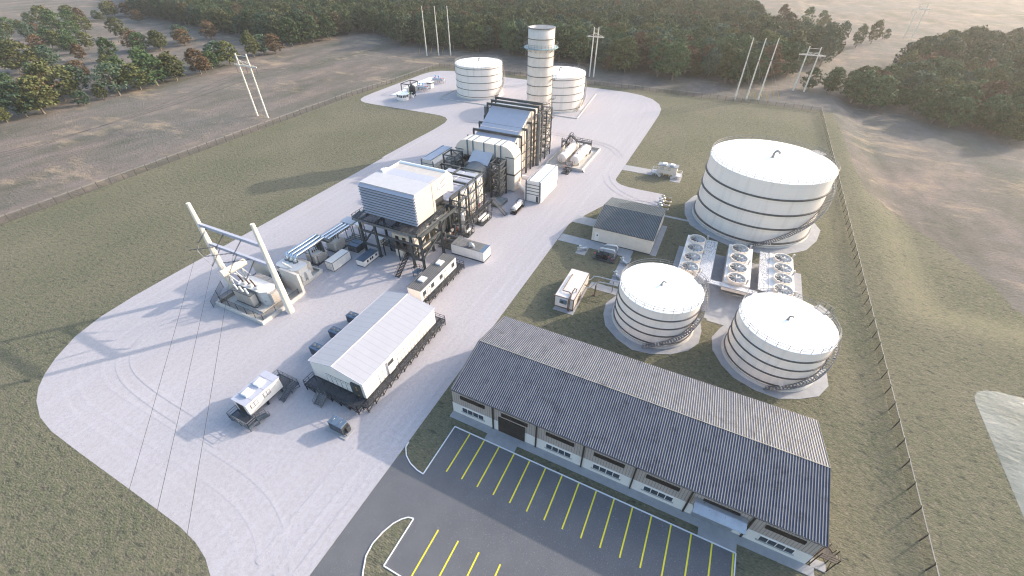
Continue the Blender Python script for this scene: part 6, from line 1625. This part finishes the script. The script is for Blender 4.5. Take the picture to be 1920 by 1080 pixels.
def saw(x0, x1, y0, y1, label):
    n = int((x1-x0)/1.1); A = []
    for i in range(n): x = x0+(x1-x0)*i/n; A += [(x,y1),(x+(x1-x0)/n*.5,y1+.7)]
    A += [(x1,y1),(x1,y0),(x0,y0)]
    m = MB(); m.prism(A[::-1] if False else A, 0, .1); o = m.build('white_slab', ROOFW); tag(o, label, 'slab', 'saw edged white slabs')
    if o.data.polygons[-1].normal.z < 0: o.data.flip_normals()
saw(190.6,202.5,159,164.6,'white saw edged slab under the gas frame, nearest the guard hut')
saw(204.5,216,162,166.6,'white saw edged slab between the two pipe skids, middle one')
saw(217,231,163,167.4,'white saw edged slab farthest from the guard hut')
t = thing('machinery_shelter', 'dark open frame over small pale machines beside the black vessel', 'frame', (198,160,0))
m = MB()
for x in (196.4,204.5):
    for y in (156.8,161.8): m.bar((x,y,0),(x,y,4.6), .35)
for x in (196.4,204.5): m.bar((x,156.8,4.6),(x,161.8,4.6), .35)
for y in (156.8,161.8): m.bar((196.4,y,4.6),(204.5,y,4.6), .3)
m.build('frame', BLACKST, t)
m = MB()
for k in range(5): m.box(197+k*1.4,198+k*1.4,157.4+k%2*1.6,158.6+k%2*1.6,0,1.6+.5*(k%3))
m.build('machine', CREAM, t)
m = MB(); m.box(195.6,197.0,155.2,156.6,0,1.0); m.build('green_box', GREENB, t)
t = thing('black_vessel', 'black vertical vessel on short legs beside the pale hut', 'vessel', (193.3,152.6,0))
m = MB(); m.lathe([(.02,1.0),(1.3,1.2),(1.5,1.6),(1.5,4.6),(1.2,5.2),(.4,5.5),(.4,5.9),(.02,5.9)], 193.6, 152.4, 24); m.build('shell', BLACKST, t)
m = MB()
for i in range(4): x, y, _ = pol(193.6,152.4,1.2,45+90*i,0); m.bar((x,y,0),(x,y,1.4), .25)
m.build('leg', STEEL, t)
m = MB(); m.tube([(192.0,152,.1),(191.6,152,2.4),(191.6,150.8,2.4)], .14, 6); m.box(190.2,191.2,150.2,151.2,0,1.2); m.build('white_box', WHITE, t)
t = thing('filter_unit', 'low grey filter unit in front of the black vessel', 'skid', (190.5,154,0))
m = MB(); m.cyl((189.6,152.5,1.2),(189.6,156.0,1.2), .7, n=14); m.box(188.8,190.6,152.3,156.2,0,.5); m.build('casing', GALV, t)
m = MB()
for y in (152.8,154.2,155.6): m.bar((189.0,y,0),(189.0,y,1.7), .15); m.tube([(190.5,y,.2),(190.5,y,1.6),(189.6,y,1.9)], .12, 6)
m.build('pipework', RUST, t)
def gas_skid(x, y, label):
    t = thing('gas_skid', label, 'pipe skid', (x,y,0), 'grey pipe skids with blue valves'); r = random.Random(int(x))
    m = MB()
    for a in np.linspace(x-1.6,x+1.6,3):
        for b in np.linspace(y-3.6,y+3.6,6): m.bar((a,b,0),(a,b,1.7), .14)
    for b in np.linspace(y-3.6,y+3.6,6): m.bar((x-1.6,b,1.6),(x+1.6,b,1.6), .14)
    m.build('stand', GALV, t)
    m = MB(); m.cyl((x-.8,y-3.8,2.1),(x-.8,y+3.4,2.1), .45, n=14); m.cyl((x+.8,y-3.6,2.0),(x+.8,y+3.6,2.0), .4, n=14)
    for k in range(6): m.tube([(x-1.4,y-3+k*1.2,.5),(x-1.4,y-3+k*1.2,1.9),(x-.8,y-3+k*1.2,2.1)], .14, 7)
    m.build('pipe', GALVL, t)
    m = MB()
    for yy in (y+2.2,y+.2): m.cyl((x+.8,yy,2.4),(x+.8,yy,3.2), .16, n=8); m.cyl((x+.8,yy,3.2),(x+.8,yy,3.7), .42, n=12)
    m.build('blue_valve', BLUEV, t)
    m = MB()
    for yy in (y+2.8,y-1.8,y-3.2): m.cyl((x+.2,yy,2.3),(x+.2,yy,2.7), .28, n=8); m.cyl((x-1.5,yy+1,1.0),(x-1.9,yy+1,1.0), .25, n=8)
    m.build('red_valve', REDB, t); return t
gas_skid(204.5,154,'nearer grey pipe skid with two blue valves, beside the white box')
gas_skid(222.5,155.5,'farther grey pipe skid with two blue valves, nearest the far tank')
t = thing('analyser_hut', 'small white box with black top band behind the nearer pipe skid', 'box', (211,153.6,0))
m = MB(); m.box(209.8,212.4,152.0,154.4,.2,2.4); m.build('casing', WHITE, t); m = MB(); m.box(209.7,212.5,151.9,154.5,2.4,3.1); m.build('band', DARKB, t); m = MB(); m.box(209.4,212.8,151.6,154.8,3.1,3.3); m.build('lid', ROOFW, t)
